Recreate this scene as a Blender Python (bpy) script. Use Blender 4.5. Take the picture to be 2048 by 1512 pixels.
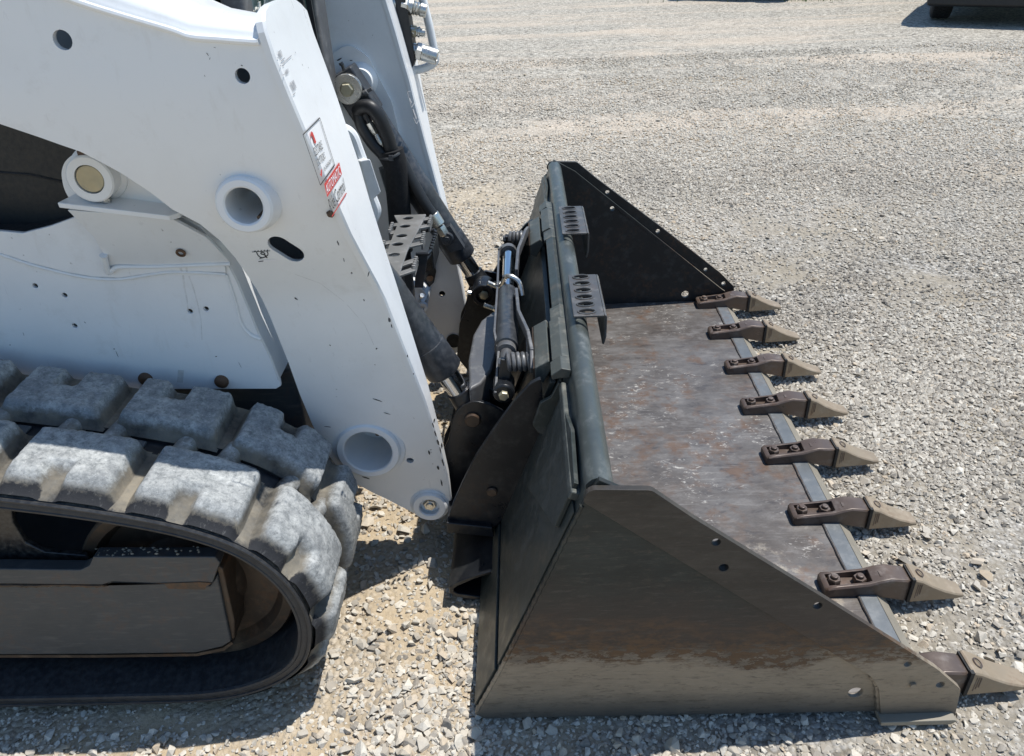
import bpy, bmesh, math, random
import numpy as np
from mathutils import Vector, Matrix
from mathutils.geometry import delaunay_2d_cdt
random.seed(7); RNG = np.random.default_rng(7)
for o in list(bpy.data.objects): bpy.data.objects.remove(o)
SC = bpy.context.scene
COL = SC.collection

# ------------------------------------------------------------------ camera
W, H = 2048.0, 1512.0
CAM = Vector((0.1469, -1.0642, 1.549)); FPX = 1551.8
yaw, pitch, roll = -0.0289, 0.55, -0.0445
fw = Vector((math.sin(yaw)*math.cos(pitch), math.cos(yaw)*math.cos(pitch), -math.sin(pitch)))
rt0 = Vector((math.cos(yaw), -math.sin(yaw), 0)); up0 = rt0.cross(fw)
rt = rt0*math.cos(roll) + up0*math.sin(roll); up = -rt0*math.sin(roll) + up0*math.cos(roll)
cam = bpy.data.cameras.new('camera'); co = bpy.data.objects.new('camera', cam); COL.objects.link(co)
m = Matrix((rt, up, -fw)).transposed().to_4x4(); m.translation = CAM
co.matrix_world = m
cam.sensor_fit = 'HORIZONTAL'; cam.sensor_width = 36; cam.lens = FPX*36/W
cam.clip_start = 0.05; cam.clip_end = 2000
SC.camera = co

# ------------------------------------------------------------------ light
SX, SY = 0.365, 0.15
el = math.atan(1/math.hypot(SX, SY)); az = math.atan2(SX, SY)
wd = bpy.data.worlds.new('World'); SC.world = wd; wd.use_nodes = True
nt = wd.node_tree; bg = nt.nodes['Background']
sky = nt.nodes.new('ShaderNodeTexSky'); sky.sky_type = 'NISHITA'; sky.sun_disc = False
sky.sun_elevation = el; sky.sun_rotation = az; sky.air_density = 1.0; sky.dust_density = 0.4; sky.ozone_density = 2.0
tint = nt.nodes.new('ShaderNodeMix'); tint.data_type = 'RGBA'; tint.blend_type = 'MULTIPLY'; tint.inputs[0].default_value = 1; tint.inputs[7].default_value = (.885, 1.01, 1.07, 1)   # camera white balance is cool
nt.links.new(sky.outputs[0], tint.inputs[6]); nt.links.new(tint.outputs[2], bg.inputs[0]); bg.inputs[1].default_value = 0.12
sun = bpy.data.lights.new('sun', 'SUN'); sun.energy = 4.3; sun.angle = math.radians(0.53); sun.color = (1, .975, .93)
so = bpy.data.objects.new('sun', sun); COL.objects.link(so)
so.rotation_euler = Vector((-SX, -SY, -1)).to_track_quat('-Z', 'Y').to_euler()
SC.view_settings.view_transform = 'Standard'; SC.view_settings.look = 'None'
SC.view_settings.exposure = 0.28; SC.view_settings.gamma = 1; SC.view_settings.use_curve_mapping = False
SC.render.engine = 'CYCLES'
SC.cycles.max_bounces = 6; SC.cycles.diffuse_bounces = 3; SC.cycles.glossy_bounces = 3
SC.cycles.caustics_reflective = False; SC.cycles.caustics_refractive = False

# ------------------------------------------------------------------ picture -> place
def ray(px, py): return fw + rt*((px-W/2)/FPX) - up*((py-H/2)/FPX)
def U(px, py, x=None, y=None, z=None):
    d = ray(px, py)
    if x is not None: t = (x-CAM.x)/d.x
    elif y is not None: t = (y-CAM.y)/d.y
    else: t = (z-CAM.z)/d.z
    return CAM + d*t
def UP(px, py, n, d):
    n = Vector(n); r = ray(px, py); return CAM + r*((d-CAM.dot(n))/r.dot(n))
def XZ(pts, y): return [(p.x, p.z) for p in (U(a, b, y=y) for a, b in pts)]
YT = [(-1, .56), (.2, .548), (.295, .532), (.542, .492), (.697, .461), (.834, .436), (.877, .42), (.943, .386), (1.016, .35), (1.084, .324), (1.156, .304), (1.221, .291), (1.3, .282), (3, .282)]
YZ = np.array([a for a, b in YT]); YY = np.array([b for a, b in YT])
def yout(z): return float(np.interp(z, YZ, YY))
def UA(px, py):                              # point on the outer skin of the near lift arm
    lo, hi = .2, .58
    for _ in range(40):
        mid = (lo+hi)/2; p = U(px, py, y=mid)
        if mid < yout(p.z): lo = mid
        else: hi = mid
    return U(px, py, y=lo)
FULL = 2.03

# ------------------------------------------------------------------ materials
class N:
    def __init__(s, name):
        s.m = bpy.data.materials.new(name); s.m.use_nodes = True; s.t = s.m.node_tree
        s.b = s.t.nodes['Principled BSDF']; s.out = s.t.nodes['Material Output']
    def n(s, k, **kw):
        o = s.t.nodes.new(k)
        for a, b in kw.items(): setattr(o, a, b)
        return o
    def put(s, sock, v):
        if hasattr(v, 'links') or isinstance(v, bpy.types.NodeSocket): s.t.links.new(v, sock)
        elif isinstance(v, (tuple, list)) and len(v) == 3 and sock.type == 'RGBA': sock.default_value = (*v, 1)
        else: sock.default_value = v
    def pos(s): return s.n('ShaderNodeNewGeometry').outputs['Position']
    def nrm(s): return s.n('ShaderNodeNewGeometry').outputs['Normal']
    def obj(s): return s.n('ShaderNodeTexCoord').outputs['Object']
    def sep(s, v):
        o = s.n('ShaderNodeSeparateXYZ'); s.put(o.inputs[0], v); return o.outputs
    def scale(s, v, sc):
        o = s.n('ShaderNodeVectorMath', operation='MULTIPLY'); s.put(o.inputs[0], v); o.inputs[1].default_value = sc; return o.outputs[0]
    def noise(s, v, sc, det=4, rough=.55, dist=0):
        o = s.n('ShaderNodeTexNoise'); s.put(o.inputs['Vector'], v); o.inputs['Scale'].default_value = sc
        o.inputs['Detail'].default_value = det; o.inputs['Roughness'].default_value = rough; o.inputs['Distortion'].default_value = dist
        return o.outputs['Fac']
    def voro(s, v, sc, feat='F1', out='Distance', rnd=1):
        o = s.n('ShaderNodeTexVoronoi', feature=feat); s.put(o.inputs['Vector'], v); o.inputs['Scale'].default_value = sc
        o.inputs['Randomness'].default_value = rnd; return o.outputs[out]
    def ramp(s, f, st, interp='LINEAR'):
        o = s.n('ShaderNodeValToRGB'); s.put(o.inputs[0], f); o.color_ramp.interpolation = interp
        e = o.color_ramp.elements
        while len(e) < len(st): e.new(.5)
        for i, (p, c) in enumerate(st):
            e[i].position = p; e[i].color = (*c, 1) if isinstance(c, tuple) else (c, c, c, 1)
        return o.outputs[0]
    def mix(s, f, a, b, mode='MIX'):
        o = s.n('ShaderNodeMix', data_type='RGBA', blend_type=mode); s.put(o.inputs[0], f); s.put(o.inputs[6], a); s.put(o.inputs[7], b); return o.outputs[2]
    def ma(s, op, a, b=0.0, c=None):
        o = s.n('ShaderNodeMath', operation=op); s.put(o.inputs[0], a); s.put(o.inputs[1], b)
        if c is not None: s.put(o.inputs[2], c)
        return o.outputs[0]
    def mr(s, v, a, b, c=0, d=1):
        o = s.n('ShaderNodeMapRange'); s.put(o.inputs[0], v); o.inputs[1].default_value = a; o.inputs[2].default_value = b
        o.inputs[3].default_value = c; o.inputs[4].default_value = d; return o.outputs[0]
    def attr(s, name): return s.n('ShaderNodeAttribute', attribute_name=name).outputs['Fac']
    def bump(s, h, strength=.3, dist=.002):
        o = s.n('ShaderNodeBump'); s.put(o.inputs['Height'], h); o.inputs['Strength'].default_value = strength; o.inputs['Distance'].default_value = dist
        s.put(s.b.inputs['Normal'], o.outputs[0]); return o
    def set(s, **kw):
        nm = dict(col='Base Color', rough='Roughness', metal='Metallic', coat='Coat Weight', coatr='Coat Roughness', spec='Specular IOR Level', alpha='Alpha', trans='Transmission Weight', ior='IOR')
        for k, v in kw.items(): s.put(s.b.inputs[nm[k]], v)
        return s.m

def M_white():
    s = N('white_paint'); p = s.pos()
    n1 = s.noise(p, 3.0, 5, .6); n2 = s.noise(s.scale(p, (9, 9, 2.2)), 4, 6, .65); n3 = s.noise(p, 160, 2, .5)
    c = s.mix(s.mr(n1, .45, .75), (.80, .81, .805), (.73, .735, .73))
    c = s.mix(s.mr(n2, .60, .80, 0, .35), c, (.60, .575, .53))
    sp = s.ma('MULTIPLY', s.mr(s.noise(p, 55, 3, .6), .70, .74), s.mr(n1, .5, .62))
    c = s.mix(sp, c, (.16, .14, .12))
    gr = s.noise(s.scale(p, (1, 1, 1)), 11, 8, .75); c = s.mix(s.mr(gr, .56, .74, 0, .28), c, (.55, .53, .49))
    sc2 = s.noise(s.scale(p, (22, 6, 5)), 2.2, 7, .8, 1.0); c = s.mix(s.mr(sc2, .68, .74, 0, .3), c, (.42, .42, .42))
    s.bump(s.ma('ADD', s.ma('MULTIPLY', s.noise(p, 90, 2, .5), .12), s.noise(p, 5, 3, .5)), .10, .02)
    return s.set(col=c, rough=s.mr(n2, .3, .8, .26, .5), spec=.5, coat=.25, coatr=.12)
def M_simple(name, col, rough, metal=0, var=.25, sc=18, dust=0, dcol=(.3, .27, .23), bump=.08, bsc=120, coat=0, up=False, edge=None):
    s = N(name); p = s.pos(); n1 = s.noise(p, sc, 6, .62); n2 = s.noise(p, sc*5, 4, .6)
    c = s.mix(n1, tuple(max(0, x*(1-var)) for x in col), tuple(x*(1+var) for x in col))
    if dust:
        f = s.mr(n2, .42, .72, 0, dust)
        if up: f = s.ma('MULTIPLY', f, s.mr(s.sep(s.nrm())[2], -.1, .8))
        c = s.mix(f, c, dcol)
    if bump: s.bump(s.noise(p, bsc, 3, .6), bump, .002)
    return s.set(col=c, rough=s.mr(n2, .3, .7, max(.05, rough-.1), min(1, rough+.12)), metal=metal, coat=coat, coatr=.2)
def M_bucket(name, base, brown=.5):
    s = N(name); p = s.pos(); z = s.sep(p)[2]
    n1 = s.noise(s.scale(p, (1, 1, 2.2)), 5, 7, .65); n2 = s.noise(s.scale(p, (2, 1, 11)), 9, 8, .72); n3 = s.noise(s.scale(p, (1, 1, 2)), 38, 6, .7)
    lo_ = s.noise(s.scale(p, (1, 0, 0)), 2.6, 2, .5)
    zz = s.ma('ADD', z, s.ma('MULTIPLY', s.ma('SUBTRACT', n1, .5), .16))
    zz = s.ma('ADD', zz, s.ma('MULTIPLY', s.ma('SUBTRACT', n2, .5), .09))
    steel = s.mix(n2, (.19, .157, .115), (.41, .335, .245)); steel = s.mix(s.mr(n1, .5, .7, 0, .5), steel, (.17, .135, .095)); steel = s.mix(s.mr(n3, .56, .68, 0, .5), steel, (.09, .07, .05))
    steel = s.mix(s.mr(z, .0, .085, .85, 0), steel, (.052, .054, .055))
    rust = s.mix(s.mr(n3, .44, .56), (.055, .041, .032), (.115, .066, .034))
    zz = s.ma('ADD', zz, s.ma('MULTIPLY', s.ma('SUBTRACT', lo_, .5), .16))
    patch = s.mr(n3, .47, .51)
    rust = s.mix(s.mr(zz, .16, .25), s.mix(patch, (.27, .225, .17), rust), rust)
    paint = s.mix(s.mr(n1, .35, .7), tuple(x*.8 for x in base), tuple(x*1.7 for x in base)); paint = s.mix(s.mr(n3, .55, .7, 0, .5), paint, (.085, .068, .054))
    paint = s.mix(s.mr(n2, .5, .75, 0, brown), paint, (.05, .036, .026))
    c = s.mix(s.mr(zz, .165, .19), steel, rust)
    c = s.mix(s.mr(zz, .235, .32), c, s.mix(n2, (.038, .029, .025), (.066, .050, .041))); c = s.mix(s.mr(zz, .29, .43), c, paint)
    scr = s.noise(s.scale(p, (2.6, 1, 15)), 6, 7, .75, .25)
    c = s.mix(s.mr(scr, .54, .68, 0, .38), c, (.12, .107, .09)); c = s.mix(s.mr(scr, .46, .34, 0, .5), c, (.035, .03, .026))
    s.bump(s.ma('ADD', n3, s.ma('MULTIPLY', n2, .6)), .22, .003)
    return s.set(col=c, rough=s.mr(n2, .3, .7, .38, .62), metal=.25, spec=.5)
def M_dark(name, base, wear=.35, rust=.3, rough=.42, streak=(1, 1, 1), wcol=(.17, .165, .15), metal=.2):
    s = N(name); p = s.pos()
    n1 = s.noise(p, 7, 6, .65); n2 = s.noise(s.scale(p, streak), 22, 6, .68); n3 = s.noise(p, 60, 4, .6)
    c = s.mix(n1, tuple(x*.7 for x in base), tuple(x*1.5 for x in base))
    c = s.mix(s.mr(n2, .52, .74, 0, wear), c, wcol)
    c = s.mix(s.ma('MULTIPLY', s.mr(n1, .5, .68), s.mr(n3, .45, .6, 0, rust)), c, (.13, .062, .028))
    s.bump(n3, .15, .002)
    return s.set(col=c, rough=s.mr(n2, .3, .7, rough-.1, rough+.15), metal=metal, spec=.5)
def M_floor():
    s = N('worn_floor_steel'); p = s.pos()
    n1 = s.noise(p, 5, 6, .6); n2 = s.noise(s.scale(p, (1.1, 2.4, 1)), 12, 8, .72, .3); n3 = s.noise(s.scale(p, (1, 1.7, 1)), 44, 4, .72, .5); n4 = s.noise(p, 13, 5, .65)
    n5 = s.noise(s.scale(p, (1, 26, 1)), 5, 4, .65)
    c = s.mix(s.mr(n1, .32, .68), (.088, .073, .062), (.165, .153, .143))
    c = s.mix(s.mr(n2, .50, .70, 0, .65), c, (.215, .203, .193))
    c = s.mix(s.ma('MULTIPLY', s.mr(n4, .50, .64), s.mr(n1, .35, .55, 0, .7)), c, (.135, .072, .038))
    c = s.mix(s.mr(n2, .44, .34, 0, .7), c, (.075, .065, .06))
    c = s.mix(s.mr(n5, .58, .72, 0, .4), c, (.27, .26, .24))
    fl = s.ma('MULTIPLY', s.mr(n3, .56, .66), s.mr(s.noise(p, 5.5, 4, .55), .49, .62, 0, .85))
    c = s.mix(fl, c, (.52, .485, .43))
    dv = s.n('ShaderNodeVectorMath', operation='DISTANCE'); s.put(dv.inputs[0], s.scale(p, (1, .8, 0))); dv.inputs[1].default_value = (.66, .17, 0)
    mud = s.mr(s.ma('ADD', dv.outputs['Value'], s.ma('MULTIPLY', s.ma('SUBTRACT', s.noise(p, 14, 6, .7), .5), .55)), .22, .10, 0, .8)
    c = s.mix(mud, c, (.50, .43, .33))
    s.bump(s.ma('ADD', n3, n2), .18, .002)
    return s.set(col=c, rough=s.mr(n2, .3, .7, .36, .58), metal=.35, spec=.5)
def M_chrome():
    s = N('chromed_steel'); p = s.pos()
    return s.set(col=(.62, .63, .65), rough=s.mr(s.noise(p, 30, 3), .3, .7, .06, .16), metal=1)
def M_rubber():
    s = N('worn_track_rubber'); p = s.pos(); h = s.attr('top'); sh = s.attr('shoulder')
    n1 = s.noise(p, 52, 8, .74, .3); n2 = s.noise(p, 9, 5, .65); n3 = s.noise(p, 170, 4, .75); n4 = s.noise(p, 15, 4, .6)
    top = s.mix(s.mr(n1, .34, .68), (.17, .18, .18), (.53, .535, .515))
    top = s.mix(s.mr(n4, .42, .70, 0, .75), top, (.17, .178, .182))
    top = s.mix(s.mr(n3, .55, .72, 0, .6), top, (.56, .56, .53))
    top = s.mix(s.mr(n3, .30, .44, .75, 0), top, (.09, .095, .10))
    low = s.mix(s.mr(n2, .35, .62), (.06, .057, .052), (.25, .22, .17))
    low = s.mix(s.mr(n1, .45, .75, 0, .7), low, (.16, .155, .14))
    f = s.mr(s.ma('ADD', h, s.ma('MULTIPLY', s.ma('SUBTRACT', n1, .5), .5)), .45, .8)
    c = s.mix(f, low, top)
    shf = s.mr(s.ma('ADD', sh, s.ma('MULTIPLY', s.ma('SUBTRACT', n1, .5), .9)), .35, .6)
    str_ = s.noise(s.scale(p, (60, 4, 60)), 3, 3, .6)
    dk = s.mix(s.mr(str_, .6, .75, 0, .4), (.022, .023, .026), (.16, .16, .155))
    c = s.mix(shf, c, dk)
    s.bump(s.ma('ADD', n1, s.ma('MULTIPLY', n3, .5)), .5, .003)
    return s.set(col=c, rough=.82, spec=.3)
def M_stone():
    s = N('crushed_limestone'); p = s.pos(); t = s.attr('tint')
    c = s.ramp(t, [(0, (0.202, 0.186, 0.166)), (.25, (0.403, 0.368, 0.319)), (.5, (0.544, 0.511, 0.453)), (.8, (0.665, 0.633, 0.569)), (1, (0.474, 0.382, 0.277))])
    c = s.mix(s.mr(s.noise(p, 140, 3, .6), .3, .75, 0, .5), c, (.38, .345, .30))
    s.bump(s.noise(p, 300, 3, .6), .35, .002)
    return s.set(col=s.mix(1.0, c, (1.02, .995, .945), 'MULTIPLY'), rough=.9, spec=.25)
def M_ground():
    s = N('gravel_dirt'); p = s.pos(); x, y, z = s.sep(p)
    big = s.noise(p, .9, 5, .6); mid = s.noise(p, 6, 6, .65); fine = s.noise(p, 60, 5, .7)
    lane = s.noise(s.scale(p, (.22, 1.5, 1)), 1.0, 5, .62, .6)          # wheel lanes running along the yard
    dirt = s.mix(mid, (0.388, 0.309, 0.211), (0.582, 0.479, 0.341))
    grey = s.mix(mid, (0.232, 0.206, 0.166), (0.381, 0.341, 0.278))
    # far ground: stones too small to build become a cell pattern
    vcol = s.voro(p, 42, out='Color'); vg = s.sep(vcol)[0]; vd = s.voro(p, 42)
    cell = s.ramp(vg, [(0, (0.148, 0.141, 0.126)), (.25, (0.34, 0.318, 0.278)), (.7, (0.459, 0.432, 0.38)), (1, (0.632, 0.597, 0.534))])
    vcol2 = s.voro(p, 19, out='Color'); vg2 = s.sep(vcol2)[1]
    cell = s.mix(s.mr(vg2, .8, .95, 0, .45), cell, (0.248, 0.232, 0.214))
    tan = s.mix(mid, (0.533, 0.442, 0.358), (0.652, 0.568, 0.469))
    lanef = s.mr(lane, .47, .62, 0, .8)
    far = s.mix(s.ma('MULTIPLY', lanef, .75), cell, tan)
    ncol = s.voro(p, 74, out='Color'); ng = s.sep(ncol)[0]; nd = s.voro(p, 74)
    ncell = s.ramp(ng, [(0, (.17, .165, .155)), (.3, (.33, .315, .295)), (.7, (.47, .455, .43)), (1, (.63, .615, .585))])
    ncell = s.mix(s.mr(nd, .45, .85, 0, .85), ncell, (.20, .18, .15))
    grit = s.mr(s.noise(p, 2.3, 5, .65), .40, .60)
    grey = s.mix(s.ma('MULTIPLY', grit, .9), grey, ncell); dirt = s.mix(s.ma('MULTIPLY', grit, .45), dirt, ncell)
    near = s.mix(s.mr(s.ma('ADD', x, s.ma('MULTIPLY', big, .8)), .2, 1.0), dirt, grey)
    c = s.mix(s.mr(y, 2.2, 5.5), near, far)
    c = s.mix(s.mr(fine, .55, .75, 0, .35), c, (0.613, 0.558, 0.474))
    c = s.mix(s.mr(fine, .28, .42, .5, 0), c, (0.148, 0.126, 0.102))
    h = s.ma('ADD', s.ma('MULTIPLY', s.mr(y, 1.0, 3.0), s.ma('SUBTRACT', 1.3, s.ma('MULTIPLY', vd, 1.3))), s.ma('MULTIPLY', fine, .6)); h = s.ma('ADD', h, s.ma('MULTIPLY', s.ma('MULTIPLY', grit, .8), s.ma('SUBTRACT', 1.0, nd)))
    s.bump(h, .9, .014)
    return s.set(col=s.mix(1.0, c, (1.02, .995, .945), 'MULTIPLY'), rough=.95, spec=.15)
MAT = dict(
    white=M_white(), black=M_simple('black_paint', (.014, .0145, .016), .36, var=.3, dust=.18, bump=.1, coat=.1),
    barrel=M_simple('dusty_black_cylinder_paint', (.026, .029, .034), .40, var=.4, sc=12, dust=.35, dcol=(.13, .13, .13), bump=.12),
    inner=M_simple('dark_primer_and_shade', (.015, .015, .015), .7), plastic=M_simple('black_moulded_plastic', (.016, .0165, .017), .55, bump=.1, bsc=300),  # bare primer in the chips; inside hollow parts this dark colour paints shade
    bucket=M_bucket('bucket_side_steel', (.019, .024, .0225), .22), cutter=M_bucket('bucket_cutter_steel', (.040, .035, .029), .9),
    bdark=M_dark('bucket_dark_green_paint', (.034, .042, .039), wear=.45, rust=.25, streak=(1, 1, 1.2)),
    roll=M_dark('scuffed_roll_paint', (.082, .093, .088), wear=.55, rust=.15, rough=.40, streak=(1, .7, 1), wcol=(.28, .29, .28), metal=.5),
    lightgreen=M_dark('sunlit_bucket_paint', (.07, .077, .070), wear=.5, rust=.3, rough=.5, wcol=(.30, .29, .25)),  # lighter bucket paint: sunlight on flange and rail put into the colour
    coupler=M_dark('coupler_black_paint', (.013, .0145, .017), wear=.2, rust=.15, rough=.34), bucket_in=M_dark('bucket_inner_black', (.017, .017, .0175), wear=.22, rust=.55, rough=.45),  # inner faces of the bucket sides blackened for the shade there
    lever=M_dark('worn_grey_steel', (.10, .10, .102), wear=.6, rust=.1, rough=.4, wcol=(.3, .3, .29)),
    floor=M_floor(), edge=M_dark('bluish_edge_steel', (.125, .135, .14), wear=.6, rust=.35, rough=.42, wcol=(.25, .25, .245)),
    bevel=M_dark('dusty_bevel_steel', (.24, .215, .17), wear=.4, rust=.35, rough=.6, wcol=(.3, .27, .22)),
    adapter=M_dark('rusty_cast_adapter', (.10, .072, .056), wear=.5, rust=.5, rough=.36, wcol=(.26, .235, .215)),
    pad2=M_dark('scuffed_bucket_step', (.075, .073, .070), wear=.7, rust=.25, rough=.38, wcol=(.26, .255, .245)), tip=M_dark('worn_tooth_steel', (.26, .20, .135), wear=.7, rust=.45, rough=.42, wcol=(.40, .34, .26)),
    pad=M_dark('worn_step_steel', (.17, .167, .158), wear=.8, rust=.25, rough=.4, wcol=(.33, .32, .31)),
    rustbolt=M_dark('rusty_bolt', (.10, .055, .03), wear=.2, rust=.8, rough=.6), zinc=M_simple('zinc_plated_steel', (.55, .54, .50), .3, metal=.9, var=.2),
    brass=M_simple('yellow_passivated_steel', (.40, .365, .26), .42, metal=.6, var=.25), chrome=M_chrome(),
    hose=M_simple('hose_rubber', (.010, .010, .011), .5, var=.2), sleeve=M_simple('woven_sleeve', (.006, .006, .007), .9, bump=.4, bsc=260),
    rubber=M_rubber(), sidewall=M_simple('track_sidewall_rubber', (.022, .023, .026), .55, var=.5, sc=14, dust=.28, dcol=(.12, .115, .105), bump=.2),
    frame=M_dark('dusty_undercarriage_paint', (.055, .060, .064), wear=.6, rust=.4, rough=.5, streak=(.6, 1, 4), wcol=(.16, .15, .135)),
    rusty=M_dark('rubbed_rusty_steel', (.055, .038, .026), wear=.6, rust=.9, rough=.5, wcol=(.20, .14, .09)),
    glass=None, stain=None, red=M_simple('red_print', (.52, .035, .03), .4, var=.1, bump=0), ink=M_simple('black_print', (.02, .02, .02), .45, var=.1, bump=0),
    grey_ink=M_simple('grey_print', (.30, .30, .31), .5, var=.1, bump=0), label=M_simple('white_label', (.80, .80, .81), .4, var=.02, bump=0),
    yellow=M_simple('yellow_decal', (.62, .47, .05), .4, var=.1, bump=0), weld=None,
    stone=M_stone(), ground=M_ground(), tyre=M_simple('tyre_rubber', (.018, .018, .019), .8, var=.3), carpaint=M_simple('dark_car_paint', (.012, .013, .016), .2, var=.1, coat=1),
    grass=M_simple('grass_green', (.09, .14, .035), .7, var=.4, sc=40), tail=M_simple('tail_lamp_red', (.35, .01, .01), .15, var=.1, bump=0))
s = N('green_reflection_glass'); MAT['glass'] = s.set(col=(.018, .05, .04), rough=.03, trans=.0, spec=.8, coat=1, coatr=.02)  # green of reflected trees put into the glass colour
MAT['weld'] = MAT['white']
s = N('rust_stain'); MAT['stain'] = s.set(col=(.38, .27, .15), rough=.6, alpha=s.mr(s.noise(s.pos(), 60, 4, .6), .3, .7, .03, .20))

# ------------------------------------------------------------------ mesh helper
STUFF = {'weld_bead', 'cast_mark', 'barcode', 'fine_print', 'tread_block', 'tie_down_symbol', 'sticker_lettering', 'sticker_border', 'paint_chip', 'hole_rim', 'warning_sticker'}
class MB:
    def __init__(s): s.v = []; s.f = []; s.mi = []; s.at = {}
    def add(s, vs, fs, mi=0):
        b = len(s.v); s.v += [tuple(v) for v in vs]; s.f += [tuple(b+i for i in f) for f in fs]; s.mi += [mi]*len(fs); return s
    def box(s, c, size, ax=None, mi=0):
        c = Vector(c); X, Y, Z = ax or (Vector((1, 0, 0)), Vector((0, 1, 0)), Vector((0, 0, 1)))
        a, b, d = (k/2 for k in size)
        vs = [c+X*(a*i)+Y*(b*j)+Z*(d*k) for i in (-1, 1) for j in (-1, 1) for k in (-1, 1)]
        return s.add(vs, [(0, 1, 3, 2), (4, 6, 7, 5), (0, 4, 5, 1), (2, 3, 7, 6), (0, 2, 6, 4), (1, 5, 7, 3)], mi)
    def bar(s, p, q, w, h, side=(0, 1, 0), mi=0):            # rectangular bar from p to q
        p, q = Vector(p), Vector(q); X = (q-p).normalized(); Y = Vector(side); Y = (Y-X*Y.dot(X)).normalized(); Z = X.cross(Y)
        return s.box((p+q)/2, ((q-p).length, w, h), (X, Y, Z), mi)
    def lathe(s, prof, o, d, seg=24, closed=False, mi=0, ang0=0):
        o, d = Vector(o), Vector(d).normalized(); a = d.orthogonal().normalized(); b = d.cross(a); n = len(prof); vs = []
        for i in range(seg):
            t = 2*math.pi*i/seg+ang0; r = a*math.cos(t)+b*math.sin(t)
            vs += [o+d*u+r*w for u, w in prof]
        fs = []
        for i in range(seg):
            j = (i+1) % seg
            for k in range(n if closed else n-1):
                l = (k+1) % n; fs.append((i*n+k, j*n+k, j*n+l, i*n+l))
        if not closed:
            if prof[0][1] > 1e-6: fs.append(tuple(i*n for i in range(seg)))
            if prof[-1][1] > 1e-6: fs.append(tuple(i*n+n-1 for i in reversed(range(seg))))
        return s.add(vs, fs, mi)
    def cyl(s, p, q, r, r2=None, seg=24, mi=0, ch=0):
        p, q = Vector(p), Vector(q); L = (q-p).length; r2 = r if r2 is None else r2
        pr = [(0, r), (L, r2)] if not ch else [(0, r-ch), (ch, r), (L-ch, r2), (L, r2-ch)]
        return s.lathe(pr, p, q-p, seg, mi=mi)
    def ring(s, o, d, ri, ro, h, seg=40, ch=.003, mi=0):
        return s.lathe([(0, ri), (0, ro), (h-ch, ro), (h, ro-ch), (h, ri)], o, d, seg, True, mi)
    def hexn(s, o, d, r, h, mi=0, ang=0):
        return s.lathe([(0, r), (h*.8, r), (h, r*.88)], o, d, 6, mi=mi, ang0=ang)
    def tube(s, pts, r, seg=10, smooth=0, closed=False, mi=0, caps=True):
        P = [Vector(p) for p in pts]
        if smooth:
            Q = []; n = len(P)
            for i in range(n if closed else n-1):
                p0 = P[i-1] if (i > 0 or closed) else P[0]; p1 = P[i]; p2 = P[(i+1) % n]; p3 = P[(i+2) % n] if (i+2 < n or closed) else P[-1]
                for k in range(smooth):
                    t = k/smooth
                    Q.append(.5*((2*p1)+(p2-p0)*t+(2*p0-5*p1+4*p2-p3)*t*t+(3*p1-p0-3*p2+p3)*t**3))
            if not closed: Q.append(P[-1])
            P = Q
        n = len(P); vs = []; prev = None
        rr = r if callable(r) else (lambda t: r)
        for i, p in enumerate(P):
            d = (P[(i+1) % n]-P[i-1]) if closed else (P[min(i+1, n-1)]-P[max(i-1, 0)])
            d.normalize()
            a = d.orthogonal().normalized() if prev is None else (prev-d*prev.dot(d)).normalized()
            prev = a; b = d.cross(a); R = rr(i/max(1, n-1))
            vs += [p+(a*math.cos(2*math.pi*k/seg)+b*math.sin(2*math.pi*k/seg))*R for k in range(seg)]
        fs = []
        for i in range(n if closed else n-1):
            j = (i+1) % n
            fs += [(i*seg+k, i*seg+(k+1) % seg, j*seg+(k+1) % seg, j*seg+k) for k in range(seg)]
        if caps and not closed: fs += [tuple(reversed(range(seg))), tuple((n-1)*seg+k for k in range(seg))]
        return s.add(vs, fs, mi)
    def prism(s, loop, off, mi=0):                            # 3-D planar loop pushed along off
        L = [Vector(p) for p in loop]; off = Vector(off); n = len(L)
        fs = [tuple(range(n)), tuple(range(2*n-1, n-1, -1))]+[(i, i+n, (i+1) % n+n, (i+1) % n) for i in range(n)]
        return s.add(L+[p+off for p in L], fs, mi)
    def exy(s, xz, y0, y1, mi=0): return s.prism([(x, y0, z) for x, z in xz], (0, y1-y0, 0), mi)
    def plate(s, out, holes, y0, y1, grid=None, mi=0, mi_back=None, mi_side=None):   # plate in xz with real holes; y0/y1 number or f(z)
        f0 = y0 if callable(y0) else (lambda z: y0); f1 = y1 if callable(y1) else (lambda z: y1)
        V = []; E = []; loops = []
        for L in [out]+holes:
            b = len(V); V += [Vector(p) for p in L]; n = len(L); E += [(b+i, b+(i+1) % n) for i in range(n)]; loops.append(list(range(b, b+n)))
        if grid:
            x0 = min(p[0] for p in out); x1 = max(p[0] for p in out); z0 = min(p[1] for p in out); z1 = max(p[1] for p in out)
            for i in np.arange(x0, x1, grid):
                for j in np.arange(z0, z1, grid):
                    if inside((i, j), out) and not any(inside((i, j), h) for h in holes): V.append(Vector((i, j)))
        r = delaunay_2d_cdt(V, E, [], 1, 1e-6)
        ov, oe, of, iv = r[0], r[1], r[2], r[3]
        mp = {}
        for k, l in enumerate(iv):
            for i in l: mp[i] = k
        tris = []
        for t in of:
            c = (sum(ov[i].x for i in t)/len(t), sum(ov[i].y for i in t)/len(t))
            if inside(c, out) and not any(inside(c, h) for h in holes): tris.append(t)
        n = len(ov)
        vs = [(p.x, f0(p.y), p.y) for p in ov]+[(p.x, f1(p.y), p.y) for p in ov]
        s.add(vs, tris, mi)
        b = len(s.v)-2*n
        back = [tuple(b+n+i for i in reversed(t)) for t in tris]; s.f += back; s.mi += [mi if mi_back is None else mi_back]*len(back)
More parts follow.
